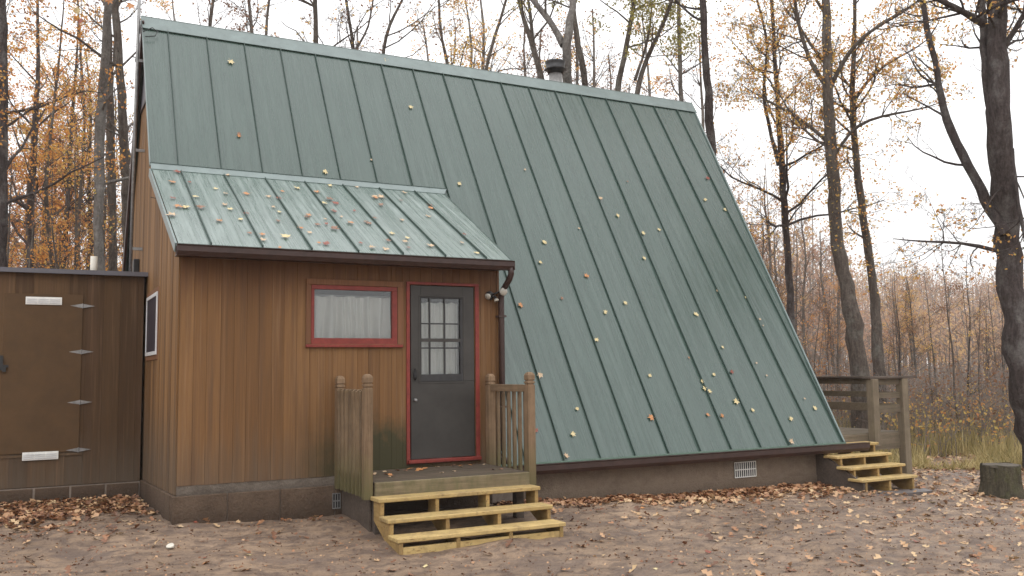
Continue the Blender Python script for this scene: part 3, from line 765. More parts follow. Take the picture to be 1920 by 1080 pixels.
for z in (2.433, 1.845, 1.205, .608):
    m = MB(); xx = -.79
    m.prism([(xx-.145, SY-.034, z), (xx-.02, SY-.034, z+.024), (xx+.02, SY-.034, z+.024), (xx+.145, SY-.034, z), (xx+.02, SY-.034, z-.024), (xx-.02, SY-.034, z-.024)], (0, .004, 0))
    m.tube([(xx, SY-.038, z-.03), (xx, SY-.038, z+.03)], .008, 8); m.build('strap_hinge', M['galv'], sdoor)
def louvre(x0, x1, z0, z1):
    t = boxo('louvre_vent', (x0, x1, SY-.042, SY-.030, z0, z1), M['white'], sdoor, bev=.002)
    for i in range(3):
        a = x0+.012+(x1-x0-.024)*i/3; b = a+(x1-x0-.024)/3-.01
        for r in range(3):
            zz = z0+.018+r*(z1-z0-.03)/3
            boxo('louvre_blade', (a, b, SY-.050, SY-.041, zz, zz+.012), M['vinyl'], t)
louvre(-1.438, -1.03, 2.438, 2.535); louvre(-1.415, -1.015, .505, .605)
m = MB(); m.box(-1.76, -1.60, SY-.048, SY-.030, 1.655, 1.685); m.box(-1.665, -1.625, SY-.065, SY-.046, 1.60, 1.655); m.box(-1.70, -1.66, SY-.060, SY-.030, 1.62, 1.80); m.build('hasp_lock', M['black'], sdoor)
m = MB(); m.tube([(-.60, 4.2, 2.885), (-.60, 4.2, 3.24)], .048, 14); m.build('vent_pipe', M['pvc'], shed, smooth=True)
a = at(75, 496, 15.2); m = MB(); m.tube([(a[0], a[1], 2.885), (a[0], a[1], 2.93), (a[0], a[1], 2.94), (a[0], a[1], 2.97)], [.05, .05, .11, .02], 14); m.build('mushroom_vent', M['galv'], shed, smooth=True)

# ------------------------------------------------------------------ porch
porch = thing('porch_landing', (2.6, -.55, 0), 'weathered timber landing with short railings below charcoal door', 'porch')
PX0, PX1, PY0, PT = 1.735, 3.50, -1.13, .43
y = PY0
while y < -.07:
    boxo('floor_plank', (PX0, PX1, y+.003, min(y+.138, -.06), PT-.035-RNG.uniform(0, .003), PT), M['railp'], porch, bev=.004); y += .14
boxo('rim_board', (PX0, PX1, PY0-.038, PY0-.002, .245, PT-.004), M['railx'], porch, bev=.004)
boxo('rim_board', (PX0, PX0+.036, PY0, -.06, .245, PT-.038), M['raily'], porch, bev=.003)
boxo('rim_board', (PX1-.036, PX1, PY0, -.06, .245, PT-.038), M['raily'], porch, bev=.003)
for xx in (2.3, 2.9): boxo('joist', (xx, xx+.036, PY0, -.06, .255, PT-.040), M['raily'], porch)
boxo('support_post', (PX0+.02, PX0+.11, PY0+.03, PY0+.12, -.3, .243), M['cap'], porch); boxo('support_post', (PX1-.13, PX1-.04, PY0+.03, PY0+.12, -.3, .243), M['cap'], porch)
boxo('void_shade_panel', (PX0-.005, PX0+.015, PY0+.125, -.07, -.2, .24), M['cap'], porch)  # dark sheet added to stand for the shade in the open void below
def turned_post(x, y, z0, z1, w=.088):
    m = MB(); h = w/2
    zs = [(z0, h), (z1-.145, h), (z1-.140, h-.010), (z1-.130, h-.010), (z1-.125, h), (z1-.105, h), (z1-.10, h-.010), (z1-.09, h-.010), (z1-.085, h), (z1-.035, h), (z1-.012, h*.75), (z1, h*.35)]
    rings = []
    for z, r in zs: rings.append([m.b.verts.new((x+a*r, y+b*r, z)) for a, b in ((-1, -1), (1, -1), (1, 1), (-1, 1))])
    for r0, r1 in zip(rings, rings[1:]):
        for j in range(4): m.b.faces.new((r0[j], r0[(j+1) % 4], r1[(j+1) % 4], r1[j]))
    m.b.faces.new(rings[0][::-1]); m.b.faces.new(rings[-1])
    return m.build('railing_post', M['postz'], porch)
turned_post(1.672, -1.10, .26, 1.515); turned_post(1.70, -.08, .26, 1.50)
turned_post(3.555, -1.095, .12, 1.515); turned_post(3.555, -.115, .30, 1.50)
boxo('top_rail', (1.68, 1.715, -1.055, -.125, 1.27, 1.355), M['raily'], porch, bev=.003)
boxo('bottom_rail', (1.68, 1.715, -1.055, -.125, .44, .50), M['raily'], porch, bev=.003)
for i in range(7):
    yy = -.185-.128*i
    m = MB(); m.prism([(1.640, yy-.019, .27), (1.678, yy-.019, .27), (1.678, yy-.019, 1.36), (1.640, yy-.019, 1.335)], (0, .038, 0)); m.bevel(.002); m.build('baluster', M['balz'], porch)
boxo('top_rail', (3.535, 3.575, -1.05, -.16, 1.295, 1.375), M['raily'], porch, bev=.003)
for i in range(6):
    yy = -.245-.135*i
    boxo('baluster', (3.575, 3.612, yy-.018, yy+.018, .33, 1.365), M['balz'], porch, bev=.002)

steps = thing('porch_steps', (2.6, -1.6, -.15), 'fresh yellow three tread timber steps up to the porch landing', 'steps')
TY, TZ = [-1.391, -1.651, -1.904], [.294, .129, -.013]
for yy, zz in zip(TY, TZ):
    boxo('tread', (1.692, 3.51, yy, yy+.262, zz-.040, zz), M['newx'], steps, bev=.006)
for xx in (1.715, 2.30, 2.87, 3.45):
    pts = [(-1.172, .253), (-1.372, .253), (-1.372, .088), (-1.634, .088), (-1.634, -.054), (-1.886, -.054), (-1.886, -.20), (-1.72, -.20), (-1.172, .06)]
    m = MB(); m.prism([(xx, a, b) for a, b in pts], (.038, 0, 0)); m.build('stringer', M['newz'], steps)
boxo('kick_board', (1.755, 3.45, -1.880, -1.845, -.17, -.098), M['newx'], steps, bev=.003)

# ------------------------------------------------------------------ side deck on the right
deck = thing('side_deck', (10.2, 2, -.25), 'grey timber deck with rail fence at the right end of the cabin', 'deck')
DY, DT = .10, .50
A = on(1630, 760, 1, DY-.03); B = on(1689, 760, 1, DY-.03)
dx1 = B[0]+.05
y = DY
while y < 4.4:
    boxo('deck_plank', (9.30, dx1, y+.004, y+.136, DT-.035, DT), M['deckx'], deck, bev=.004); y += .14
boxo('rim_board', (9.30, B[0]-.07, DY-.04, DY-.002, .235, DT-.012), M['deckx'], deck, bev=.003)
boxo('rim_board', (dx1-.04, dx1, DY, 4.4, .235, DT-.037), M['deckx'], deck, bev=.003)
def dpost(x, y, z0=-.4, z1=1.335, w=.066): return boxo('deck_post', (x-w, x+w, y-w, y+w, z0, z1), M['deckz'], deck, bev=.006)
dpost(A[0], DY-.106, .30); dpost(B[0], DY-.02-.05)
for xx in (9.6, A[0], B[0]-.03): dpost(xx, 4.35, w=.05)
dpost(B[0]-.01, 2.2, w=.05)
for z0, z1 in ((1.24, 1.335), (1.03, 1.12), (.80, .93)):
    boxo('rail_board', (A[0]+.067, B[0]-.067, DY-.075, DY-.040, z0, z1), M['deckx'], deck, bev=.003)
    boxo('rail_board', (9.55, B[0]-.04, 4.262, 4.298, z0, z1), M['deckx'], deck, bev=.003)
    boxo('rail_board', (B[0]+.052, B[0]+.088, DY+.02, 4.4, z0, z1), M['deckx'], deck, bev=.003)
boxo('rail_cap', (A[0]-.09, B[0]+.28, DY-.14, DY+.01, 1.337, 1.372), M['cap'], deck, bev=.004)
boxo('rail_cap', (9.4, B[0]+.15, 4.24, 4.40, 1.337, 1.372), M['cap'], deck, bev=.004)
boxo('rail_cap', (B[0]-.02, B[0]+.14, DY+.012, 4.238, 1.337, 1.372), M['cap'], deck, bev=.004)
dsteps = thing('deck_steps', (9.5, -.5, -.25), 'yellow four tread steps in front of the side deck', 'steps')
TY, TZ = [-.222, -.452, -.687, -.886], [.385, .245, .102, -.046]
for yy, zz in zip(TY, TZ): boxo('tread', (8.94, 10.08, yy, yy+.262, zz-.038, zz), M['newx'], dsteps, bev=.006)
for xx in (9.02, 9.50, 9.98):
    pts = [(.055, .345), (-.205, .345), (-.205, .206), (-.435, .206), (-.435, .063), (-.67, .063), (-.67, -.085), (-.868, -.085), (-.868, -.27), (-.66, -.27), (.055, .12)]
    m = MB(); m.prism([(xx, a, b) for a, b in pts], (.038, 0, 0)); m.build('stringer', M['newz'], dsteps)
m = MB(); m.prism([(8.985, .05, .34), (8.985, -.86, -.10), (8.985, -.86, -.30), (8.985, .05, -.30)], (.03, 0, 0)); m.build('side_panel', M['cap'], dsteps)

# ------------------------------------------------------------------ stump, white lid, flat slab
P = ray_ground(1881, 927)
st = thing('tree_stump', P, 'short mossy sawn stump on the leaf litter at the right', 'stump')
rs = np.random.RandomState(5); m = MB(); K = 28; rings = []
prof = [(-.06, .35), (.05, .29), (.2, .262), (.36, .262), (.415, .258)]
wob = .012*np.sin(np.arange(K)*6.28/K*11)+.022*np.sin(np.arange(K)*6.28/K*3+1)+.01*np.sin(np.arange(K)*6.28/K*7)+rs.uniform(-.014, .014, K)
for z, r in prof: rings.append([m.b.verts.new((P[0]+(r+wob[j]*(1.6 if z < .1 else 1))*math.cos(6.283*j/K), P[1]+(r+wob[j])*math.sin(6.283*j/K), P[2]+z+.012*math.sin(j*.9))) for j in range(K)])
for r0, r1 in zip(rings, rings[1:]):
    for j in range(K): m.b.faces.new((r0[j], r0[(j+1) % K], r1[(j+1) % K], r1[j]))
m.b.faces.new(rings[0][::-1]); m.build('bark', M['bark_moss'], st, smooth=True)
m = MB(); m.tube([(P[0], P[1], P[2]+.39), (P[0], P[1], P[2]+.418)], [.25, .245], K); m.build('cut_face', M['cut'], st)
P = ray_ground(319, 1026)
m = MB(); m.tube([P+np.array([0, 0, -.004]), P+np.array([0, 0, .016]), P+np.array([-.002, -.002, .022])], [.036, .036, .030], 16)
props(m.build('plastic_lid', M['pvc'], smooth=True), 'small round white plastic lid on bare mud near cabin corner', 'lid')
P = ray_ground(1660, 925); m = MB(); m.prism([P+np.array(q) for q in ((-.75, -.10, .012), (.7, -.22, .008), (.85, .05, .01), (-.5, .16, .014))], (0, 0, -.05))
props(m.build('flat_slab', m_plain('dark_wet_slate', (.10, .085, .082), .45, .4, var=.3, scale=6)), 'flat dark grey slab in the mud before the deck steps', 'slab')

# ------------------------------------------------------------------ single leaves
def leaf_meshes():
    """four curled lobed leaves, one set per colour"""
    out = {}
    rs = np.random.RandomState(11)
    for c, mat in LC.items():
        L = []
        for v in range(4):
            lob = [(0, 1.0), (14, .62), (30, .52), (48, .88), (64, .60), (80, .45), (105, .68), (130, .40), (160, .30), (176, .10)]
            if v % 2: lob = [(0, 1.0), (10, .55), (22, .72), (36, .42), (52, .66), (72, .36), (92, .50), (125, .30), (165, .34), (178, .10)]
            pts = []
            for s_ in (1, -1):
                q = [(math.sin(math.radians(a))*r*s_*rs.uniform(.85, 1.1), math.cos(math.radians(a))*r*rs.uniform(.92, 1.05)) for a, r in lob]
                pts += q if s_ == 1 else q[::-1][:-1]
            cu = rs.uniform(.05, .35); cv = rs.uniform(-.2, .3); ph = rs.uniform(0, 6)
            V = [(0, 0, .0)]
            for x, y in pts: V.append((x, y, cu*x*x+cv*y*y*.6+.07*math.sin(5*x+3*y+ph)))
            n = len(pts); Fc = [(0, 1+i, 1+(i+1) % n) for i in range(n)]
            b = len(V); V += [(-.02, -.1, .0), (.02, -.1, .0), (.03, -.75, .08), (-.0, -.75, .08)]; Fc.append((b, b+1, b+2, b+3))
            me = bpy.data.meshes.new('leaf'); me.from_pydata([(a*.5, b_*.5, c_*.5+.04) for a, b_, c_ in V], [], Fc); me.update(); me.materials.append(mat); L.append(me)
        out[c] = L
    return out
LM = leaf_meshes()
def put_leaf(p, n, size, col, label, group, name='fallen_leaf'):
    o = bpy.data.objects.new(name, RNG.choice(LM[col]))
    z = Vector(n).normalized(); a = RNG.uniform(0, 6.283)
    x = z.orthogonal().normalized(); y = z.cross(x); x2 = x*math.cos(a)+y*math.sin(a); y2 = z.cross(x2)
    R = Matrix((x2, y2, z)).transposed().to_4x4()
    link(o, None, p); o.matrix_world = Matrix.Translation(Vector(p)) @ R @ Matrix.Diagonal((size, size*RNG.uniform(.8, 1.1), size, 1))
    return props(o, label, 'leaf', group)
def ray_plane(px, py, P0, n):
    d = FW + RT*(px-960)/F - UP*(py-540)/F; return CAM + d*(np.dot(P0-CAM, n)/np.dot(d, n))
main_leaves = [(432,115,'yellow'),(447,255,'orange'),(611,322,'yellow'),(724,112,'yellow'),(769,201,'yellow'),(862,344,'yellow'),(1019,453,'yellow'),(1012,491,'yellow'),(1100,518,'orange'),(1054,560,'brown'),(1136,586,'yellow'),(1171,567,'yellow'),(1118,636,'yellow'),(1158,403,'yellow'),(1124,372,'tan'),(1205,437,'yellow'),(1207,483,'yellow'),(1236,430,'yellow'),(1305,590,'yellow'),(1354,650,'yellow'),(1291,670,'orange'),(1338,703,'yellow'),(1317,716,'yellow'),(1321,727,'yellow'),(1331,733,'yellow'),(1218,705,'yellow'),(1373,697,'red'),(1381,752,'yellow'),(1412,770,'yellow'),(1326,777,'orange'),(1353,780,'orange'),(1222,783,'orange'),(1081,767,'yellow'),(1073,813,'yellow'),(1061,855,'tan'),(1484,786,'yellow'),(1527,765,'yellow'),(1509,748,'tan'),(1485,828,'tan'),(1398,557,'yellow'),(1425,598,'tan'),(1431,610,'tan'),(1418,680,'tan'),(1437,704,'tan'),(1327,335,'red'),(1360,393,'yellow'),(1323,375,'yellow'),(977,572,'orange'),(1012,702,'tan'),(1004,808,'red'),(1085,428,'tan'),(985,318,'tan'),(448,252,'brown'),(1176,340,'brown'),(1345,545,'tan'),(697,300,'tan')]
small = {(1398,557), (1425,598), (1431,610), (1418,680), (1437,704), (1509,748), (1085,428), (985,318), (1176,340), (1345,545), (697,300), (1291,670)}
for x, y, c in main_leaves:
    p = ray_plane(x, y, mainP(0, 0, .014), NRM)
    put_leaf(p+NRM*.0, NRM, (.13 if (x, y) not in small else .07)*RNG.uniform(.85, 1.15), c, '%s fallen leaf stuck to the steep green main roof' % {'red': 'dark red'}.get(c, c), 'leaves on the steep main roof')
pl = [(188,722),(263,724),(213,680),(425,694),(370,752),(410,770),(190,790),(285,785),(245,830),(215,825),(305,828),(190,862),(410,817),(430,838),(387,888),(478,880),(495,856),(505,773),(590,783),(640,792),(648,762),(710,747),(610,828),(640,850),(632,885),(765,862),(830,878),(855,796),(880,815),(830,812),(865,843),(875,848),(800,765),(855,738),(965,745),(1045,785),(1060,780),(1070,820),(1150,800),(1165,768),(1040,875),(1155,882),(1265,868),(1270,820),(1280,835),(935,893),(1015,898),(1000,890),(955,845),(840,900),(865,918),(800,903),(725,915),(770,937),(510,937),(570,945),(572,965),(670,955),(810,980),(835,985),(985,980),(1025,998),(1110,938),(1095,970),(1180,960),(1175,975),(1180,998),(1275,992),(1090,1005),(1420,943),(1410,978),(1468,1022),(640,1000),(1050,790),(1035,785),(1075,788),(245,825),(900,870),(750,870)]
for x, y in pl:
    px, py = 240+x/2.25, 20+y/2.25
    p = ray_plane(px, py, porchP(0, 0, .012), PN)
    nn = PN
    if p[1] > ty-.02: p = ray_plane(px, py, mainP(0, 0, .05), NRM); nn = NRM
    c = RNG.choice(['orange', 'orange', 'brown', 'tan', 'tan', 'yellow', 'brown', 'red', 'yellow'])
    put_leaf(p, nn, .15*RNG.uniform(.6, 1.2), c, '%s fallen leaf on the low porch roof' % {'red': 'dark red'}.get(c, c), 'leaves on the porch roof')
for i in range(34):
    x = RNG.uniform(1.8, 3.45); y = -.12-.75*RNG.random()**1.6; c = RNG.choice(['orange', 'tan', 'brown', 'orange'])
    put_leaf((x, y, PT+.003), (RNG.uniform(-.3, .3), RNG.uniform(-.3, .3), 1), .12*RNG.uniform(.6, 1.2), c, '%s fallen leaf on the porch floor planks' % c, 'leaves on the porch floor')
# ground leaves: nearest 165 are things, the rest is litter
def inside(x, y):
    return (x > -.1 and y > -.07 and x < 9.3 and y < 7.3) or (y > 2.84 and x < 0) or (1.66 < x < 3.6 and -1.95 < y < 0) or (8.95 < x < 10.1 and -.9 < y < .1)
def dens(x, y):
    d = .12 + .25*sstep(3, 9, x) + .9*sstep(8.5, 12, x+.5*y+2)*sstep(-7, -2, y)
    if x < .1: d += 1.3*sstep(.5, 1.6, y+.25*math.sin(x*3))*sstep(-3.2, -1, x)
    if x > 3.6: d += 1.1*math.exp(-((-.05-y)/.25)**2) + .5*math.exp(-((-.1-y)/.8)**2)*(x > 3.8)
    if x < 2: d += .5*math.exp(-((-.1-y)/.3)**2)
    if y > 1 and x > 9: d += 1.
    return min(d, 1.6)
cand = []
tries = 0
while len(cand) < 150 and tries < 40000:
    tries += 1
    px, py = RNG.uniform(0, 1920), RNG.uniform(900, 1080)
    P = ray_ground(px, py)
    if inside(P[0], P[1]) or RNG.random() > dens(P[0], P[1])*.6+.05: continue
    if py < 960 and RNG.random() < .6: continue
    cand.append(P)
for P in cand:
    c = RNG.choice(['orange', 'tan', 'brown', 'brown', 'tan', 'yellow', 'brown', 'red'])
    side = 'left of the porch steps' if P[0] < 1.7 else 'in front of the porch steps' if P[0] < 3.6 else 'right of the porch steps'
    put_leaf((P[0], P[1], float(gz(P[0], P[1]))+.004), (RNG.uniform(-.35, .35), RNG.uniform(-.35, .35), 1), .115*RNG.uniform(.6, 1.3), c,
             '%s fallen leaf on the mud %s' % ({'red': 'dark red'}.get(c, c), side), 'leaves on the mud ' + side)
pos, sz, tn = [], [], []
N = 0
while N < 17000:
    if RNG.random() < .12: x, y = RNG.uniform(-3, .0), RNG.uniform(.4, 2.85)
    elif RNG.random() < .13: x, y = RNG.uniform(3.6, 9.4), -.05-abs(RNG.gauss(0, .35))
    else: x, y = RNG.uniform(-3, 22), RNG.uniform(-6.5, 10)
    if inside(x, y): continue
    if RNG.random() > dens(x, y)*.75: continue
    pos.append((x, y, 0)); N += 1
    s_ = RNG.uniform(.06, .115); sz.append(s_); tn.append(min(1, RNG.random()**(.85 if x < 5 else .55)) if x > 0 else RNG.random()**1.5)
    if x > 3.6 and x < 9.4 and y > -.45: tn[-1] = RNG.uniform(.12, .72)
pos = np.array(pos); pos[:, 2] = gz(pos[:, 0], pos[:, 1])+NR.uniform(.004, .03, len(pos))
leaves('leaf_litter', pos, np.array(sz), M['litter'], None, (5, 0, 0), np.array(tn), tilt=.38, kind='stuff', fine=True)
# woodland floor litter further back
n = 16000; x = NR.uniform(-25, 45, n); y = NR.uniform(3, 45, n); keep = ~((x > -4.7) & (x < 11.1) & (y < 7.4)); x, y = x[keep], y[keep]
p = np.stack([x, y, gz(x, y)+.02], -1)
leaves('woodland_leaf_litter', p, NR.uniform(.08, .17, len(x)), M['litter'], None, (10, 20, 0), NR.random_sample(len(x))*.8+.2, tilt=.35, kind='stuff')
# crumbs of bark, stones and twigs in the mud
n = 20000; x = NR.uniform(-3, 14, n); y = NR.uniform(-8, .5, n); keep = np.array([not inside(a, b) for a, b in zip(x, y)]); x, y = x[keep], y[keep]
p = np.stack([x, y, gz(x, y)+.003], -1)
leaves('ground_debris', p, NR.uniform(.010, .05, len(x))*NR.uniform(.4, 1, len(x)), M['litter'], None, (5, -3, 0), NR.random_sample(len(x))**1.6*.85, tilt=.8, kind='stuff')

# ------------------------------------------------------------------ trees
def nrm(v): return v/(np.linalg.norm(v)+1e-9)
def resample(pts, rad, step):
    P = np.array(pts, float); R = np.array(rad, float); d = np.r_[0, np.cumsum(np.linalg.norm(np.diff(P, axis=0), axis=1))]
    n = max(3, int(d[-1]/step)); t = np.linspace(0, d[-1], n)
    # smooth (Catmull-like) by interpolating then averaging
    Q = np.stack([np.interp(t, d, P[:, k]) for k in range(3)], -1); r = np.interp(t, d, R)
    for _ in range(2): Q[1:-1] = .25*Q[:-2]+.5*Q[1:-1]+.25*Q[2:]
    return Q, r
class Tree:
    def __init__(s, seed, leafp=.3, lsize=.085, maxl=3, twig=1.):
        s.r = random.Random(seed); s.limbs = []; s.tw = Bulk(); s.lp = []; s.leafp = leafp; s.ls = lsize; s.maxl = maxl; s.twig = twig
    def grow(s, p, d, L, r, lvl):
        R = s.r; n = (7, 6, 5, 4)[min(lvl, 3)]; seg = L/(n-1); pts = [tuple(p)]; dx, dy, dz = d; x, y, z = p; w = (.16, .22, .28, .3)[min(lvl, 3)]
        dirs = []
        for i in range(n-1):
            dx += R.gauss(0, w); dy += R.gauss(0, w); dz += R.gauss(0, w)+.05
            q = 1/math.sqrt(dx*dx+dy*dy+dz*dz); dx *= q; dy *= q; dz *= q
            x += dx*seg; y += dy*seg; z += dz*seg; pts.append((x, y, z)); dirs.append((dx, dy, dz))
        rad = [max(.0028, r*(1-.72*i/(n-1))) for i in range(n)]
        if lvl == 0: s.limbs.append((pts, rad))
        else: s.tw.add(pts, rad, 4 if lvl == 1 else 3)
        if lvl >= 1 and R.random() < s.leafp*1.0:
            for _ in range(R.randint(2, 6 if lvl == 1 else 9)):
                k = R.randrange(1, n); s.lp.append((pts[k][0]+R.gauss(0, .09), pts[k][1]+R.gauss(0, .09), pts[k][2]+R.gauss(0, .07)-.03))
        if lvl >= s.maxl: return
        nc = max(1, int(round((L*(2.6, 3.6, 5.)[min(lvl, 2)]+1)*s.twig)))
        nc = min(nc, (9, 6, 4)[min(lvl, 2)])
        for c in range(nc):
            t = R.uniform(.25, 1.); f = t*(n-1); k = min(int(f), n-2); a = f-k
            P = tuple(pts[k][i]*(1-a)+pts[k+1][i]*a for i in range(3)); D = dirs[k]
            s.spawn(P, D, L*R.uniform(.35, .62)*(1.1-.45*t), max(.003, r*(1-.72*t)*R.uniform(.4, .62)), lvl+1)
    def spawn(s, P, D, L, r, lvl, ang=(.5, 1.05)):
        R = s.r; v = np.array([R.gauss(0, 1), R.gauss(0, 1), R.gauss(0, 1)]); D = np.array(D); v -= v.dot(D)*D; v = nrm(v); a = R.uniform(*ang)
        d = D*math.cos(a)+v*math.sin(a); s.grow(P, tuple(d), L, r, lvl)

def finish_tree(T, root, trunk_paths, bark, leafm, base, sides=9, tint_bias=0., burls=False):
    for i, (Q, r) in enumerate(trunk_paths):
        tb = Bulk(); rr = r*(1+.05*np.sin(np.linspace(0, 17, len(r))+i)+NR.uniform(-.06, .06, len(r)))
        Q = Q+NR.normal(0, 1, Q.shape)*np.array([1, 1, 0])*(r*.12)[:, None]
        if i == 0: rr[:3] = rr[:3]*np.array([1.35, 1.15, 1.04])[:len(rr[:3])]
        tb.add([tuple(q) for q in Q], list(rr), 12); tb.build('trunk' if i == 0 else 'limb', bark, root, base)
    for i, (p, rad) in enumerate(T.limbs):
        b = Bulk(); b.add(p, rad, 6); b.build('branch', bark, root, base)
    T.tw.build('twigs', M['twig'], root, base, kind='stuff')
    if T.lp:
        n = len(T.lp); tt = np.clip(NR.random_sample(n)*.7+NR.uniform(0, .3)+tint_bias, 0, 1)
        leaves('foliage', np.array(T.lp), NR.uniform(.7, 1.3, n)*T.ls, leafm, root, base, tt, kind='stuff')

def traced(px, depth, label, bark='bark', leaf='lf_y', leafp=.3, tleaf=0, seed=1, limbs=(), h0=.35, nb=12, blen=2.6, extra=5., lean=0., sidep=None, twig=1., lsize=.062, name='tree', cat='tree', grp=None, groundfix=True, bias=0., maxl=3):
    """px: [(x, y, width)...] from the base up, at one camera depth (trunk drifts a little in depth)"""
    rs = np.random.RandomState(seed)
    P = [at(x, y, depth+.25*math.sin(i*1.3+seed)) for i, (x, y, w) in enumerate(px)]; R = [w/2*depth/F for x, y, w in px]
    # carry the foot to the ground and the top out of the frame
    b = P[0].copy(); d = P[0]-P[min(2, len(P)-1)]
    gzv = float(gz(b[0], b[1]))
    if b[2] > gzv+.05:
        k = (b[2]-gzv+.1)/max(.3, -d[2]) if d[2] < 0 else 0
        k = min(k, 3.); nb_ = b+d*k*.5; nb_[2] = gzv-.12; P.insert(0, nb_); R.insert(0, R[0]*1.12)
    else: P[0][2] = gzv-.1
    if extra:
        u = nrm(P[-1]-P[-2]); u = nrm(u+np.array([0, 0, .6]))
        P.append(P[-1]+u*extra*.5); R.append(R[-1]*.7); P.append(P[-1]+u*extra*.5); R.append(R[-1]*.45)
    root = thing(name, P[0], label, cat, grp)
    T = Tree(seed, leafp, lsize, maxl, twig)
    main = resample(P, R, .28); paths = [main]
    for lb in limbs:
        dd = depth+lb[0]; LP = [at(x, y, depth+(lb[0])*(i/(len(lb[1])-1))) for i, (x, y, w) in enumerate(lb[1])]; LR = [w/2*depth/F for x, y, w in lb[1]]
        u = nrm(LP[-1]-LP[-2]); LP.append(LP[-1]+u*.5+np.array([0, .1, .12])); LR.append(LR[-1]*.4)
        paths.append(resample(LP, LR, .22))
    for pi, (Q, r) in enumerate(paths):
        n = len(Q); cnt = nb if pi == 0 else max(3, int(nb*.45))
        for c in range(cnt):
            t = T.r.uniform(h0 if pi == 0 else .25, .99); k = min(int(t*(n-1)), n-2); D = nrm(Q[k+1]-Q[k])
            L = blen*T.r.uniform(.45, 1.1)*(1.1-.5*t)*(1 if pi == 0 else .6)
            T.spawn(tuple(Q[k]), D, L, max(.006, min(r[k]*.42, .012+.012*L)), 0, (.6, 1.25))
    Q, rr = main
    for _ in range(tleaf):
        k = min(int((T.r.choice([.3, .36, .42, .5, .56, .62, .68])+T.r.gauss(0, .018))*len(Q)), len(Q)-1); a = T.r.uniform(0, 6.28); q = rr[k]+abs(T.r.gauss(0, .10))
        T.lp.append((Q[k][0]+q*math.cos(a), Q[k][1]+q*math.sin(a), Q[k][2]+T.r.uniform(-.15, .15)))
    finish_tree(T, root, paths, M[bark], M[leaf], P[0], bias)
    return root

# right hand group
traced([(1950,900,54),(1934,800,48),(1919,700,48),(1905,600,48),(1893,500,47),(1885,400,45),(1878,300,42),(1873,200,38),(1870,100,34),(1868,0,32)], 16.,
       'thick dark double stemmed oak at the right edge', 'bark_dark', 'lf_y', .09, twig=1.3, seed=21, nb=24, h0=.5, blen=2.4, extra=6,
       limbs=[(1.2, [(1886,440,20),(1868,405,22),(1840,360,20),(1806,290,17),(1782,245,15),(1764,190,14),(1758,130,12),(1742,75,11),(1730,0,10)]),
              (.3, [(1870,240,22),(1850,170,15),(1846,100,15),(1842,0,13)]), (-.5, [(1895,280,10),(1903,340,8),(1912,400,7),(1925,450,6)]), (-.3, [(1880,90,12),(1905,60,9),(1925,20,8)]),
              (.6, [(1868,470,9),(1830,458,7),(1790,452,5),(1740,455,4)]), (-.4, [(1845,45,16),(1815,25,12),(1770,5,10)])])
traced([(1613,800,34),(1612,700,32),(1600,600,31),(1578,500,28),(1567,400,24),(1560,300,22),(1554,200,19),(1551,100,17),(1549,0,16)], 19.,
       'tall straight oak behind the deck, thicker left one of the pair', 'bark', 'lf_y', .26, tleaf=800, twig=1.3, seed=22, nb=26, h0=.42, blen=2.8, extra=6,
       limbs=[(.8, [(1548,160,10),(1520,120,8),(1500,60,7),(1490,0,6)]), (-.6, [(1556,165,10),(1585,105,8),(1625,60,6),(1700,20,5)]), (.5, [(1556,270,9),(1525,240,7),(1480,210,5),(1440,190,4)]), (-.5, [(1566,290,8),(1600,235,6),(1660,215,5),(1730,205,3)])])
traced([(1651,800,23),(1648,700,22),(1642,600,20),(1633,500,16),(1617,400,14),(1605,300,12),(1598,200,12),(1600,100,9),(1603,30,7)], 20.5,
       'slender leaning oak behind the deck, thinner right one of the pair', 'bark', 'lf_y', .32, tleaf=500, twig=1.3, seed=23, nb=24, h0=.35, blen=2.3, extra=4,
       limbs=[(-.5, [(1602,190,7),(1625,150,6),(1660,120,4),(1720,90,3)])])
traced([(1486,620,15),(1481,560,14),(1478,480,14),(1472,400,13),(1466,300,12),(1458,200,9),(1452,100,8),(1447,0,7)], 22.,
       'thin dark tree just right of the sloping roof edge', 'bark_dark', 'lf_y', .24, tleaf=200, twig=1.3, seed=24, nb=26, h0=.35, blen=2.5, extra=5,
       limbs=[(.6, [(1460,310,8),(1445,250,7),(1430,180,6),(1440,80,5),(1420,0,4)])])
traced([(1345,420,18),(1338,330,17),(1332,240,16),(1326,150,14),(1320,60,13),(1317,0,13)], 18.5,
       'dark straight trunk rising behind the right end of the ridge', 'bark_dark', 'lf_y', .3, seed=25, nb=13, h0=.62, blen=2.6, extra=5)
traced([(1066,260,20),(1064,180,18),(1062,110,17),(1060,80,16),(1070,40,15),(1075,0,14)], 17.5,
       'pale forked trunk right behind the chimney', 'bark_pale', 'lf_g', .22, seed=26, nb=9, h0=.7, blen=2.2, extra=5, limbs=[(.5, [(1056,84,13),(1040,50,12),(1015,20,11),(992,-10,10)])])
traced([(1104,260,13),(1100,180,12),(1092,120,11),(1080,60,11),(1073,0,9)], 19., 'grey curved trunk close right of the forked one', 'bark', 'lf_g', .95, seed=27, nb=12, h0=.62, blen=2.4)
traced([(1022,240,12),(1018,150,11),(1004,100,11),(988,55,9),(972,0,8)], 19.5, 'leaning trunk left of the chimney', 'bark', 'lf_g', .22, seed=28, nb=13, h0=.6, blen=2.4, limbs=[(.4, [(1000,90,8),(996,40,6),(990,-5,5)])])
traced([(1150,280,13),(1158,160,11),(1170,110,10),(1180,60,9),(1190,0,8)], 20., 'thin leafy tree above the middle of the ridge', 'bark', 'lf_g', .95, seed=29, nb=15, h0=.6, blen=2.6)
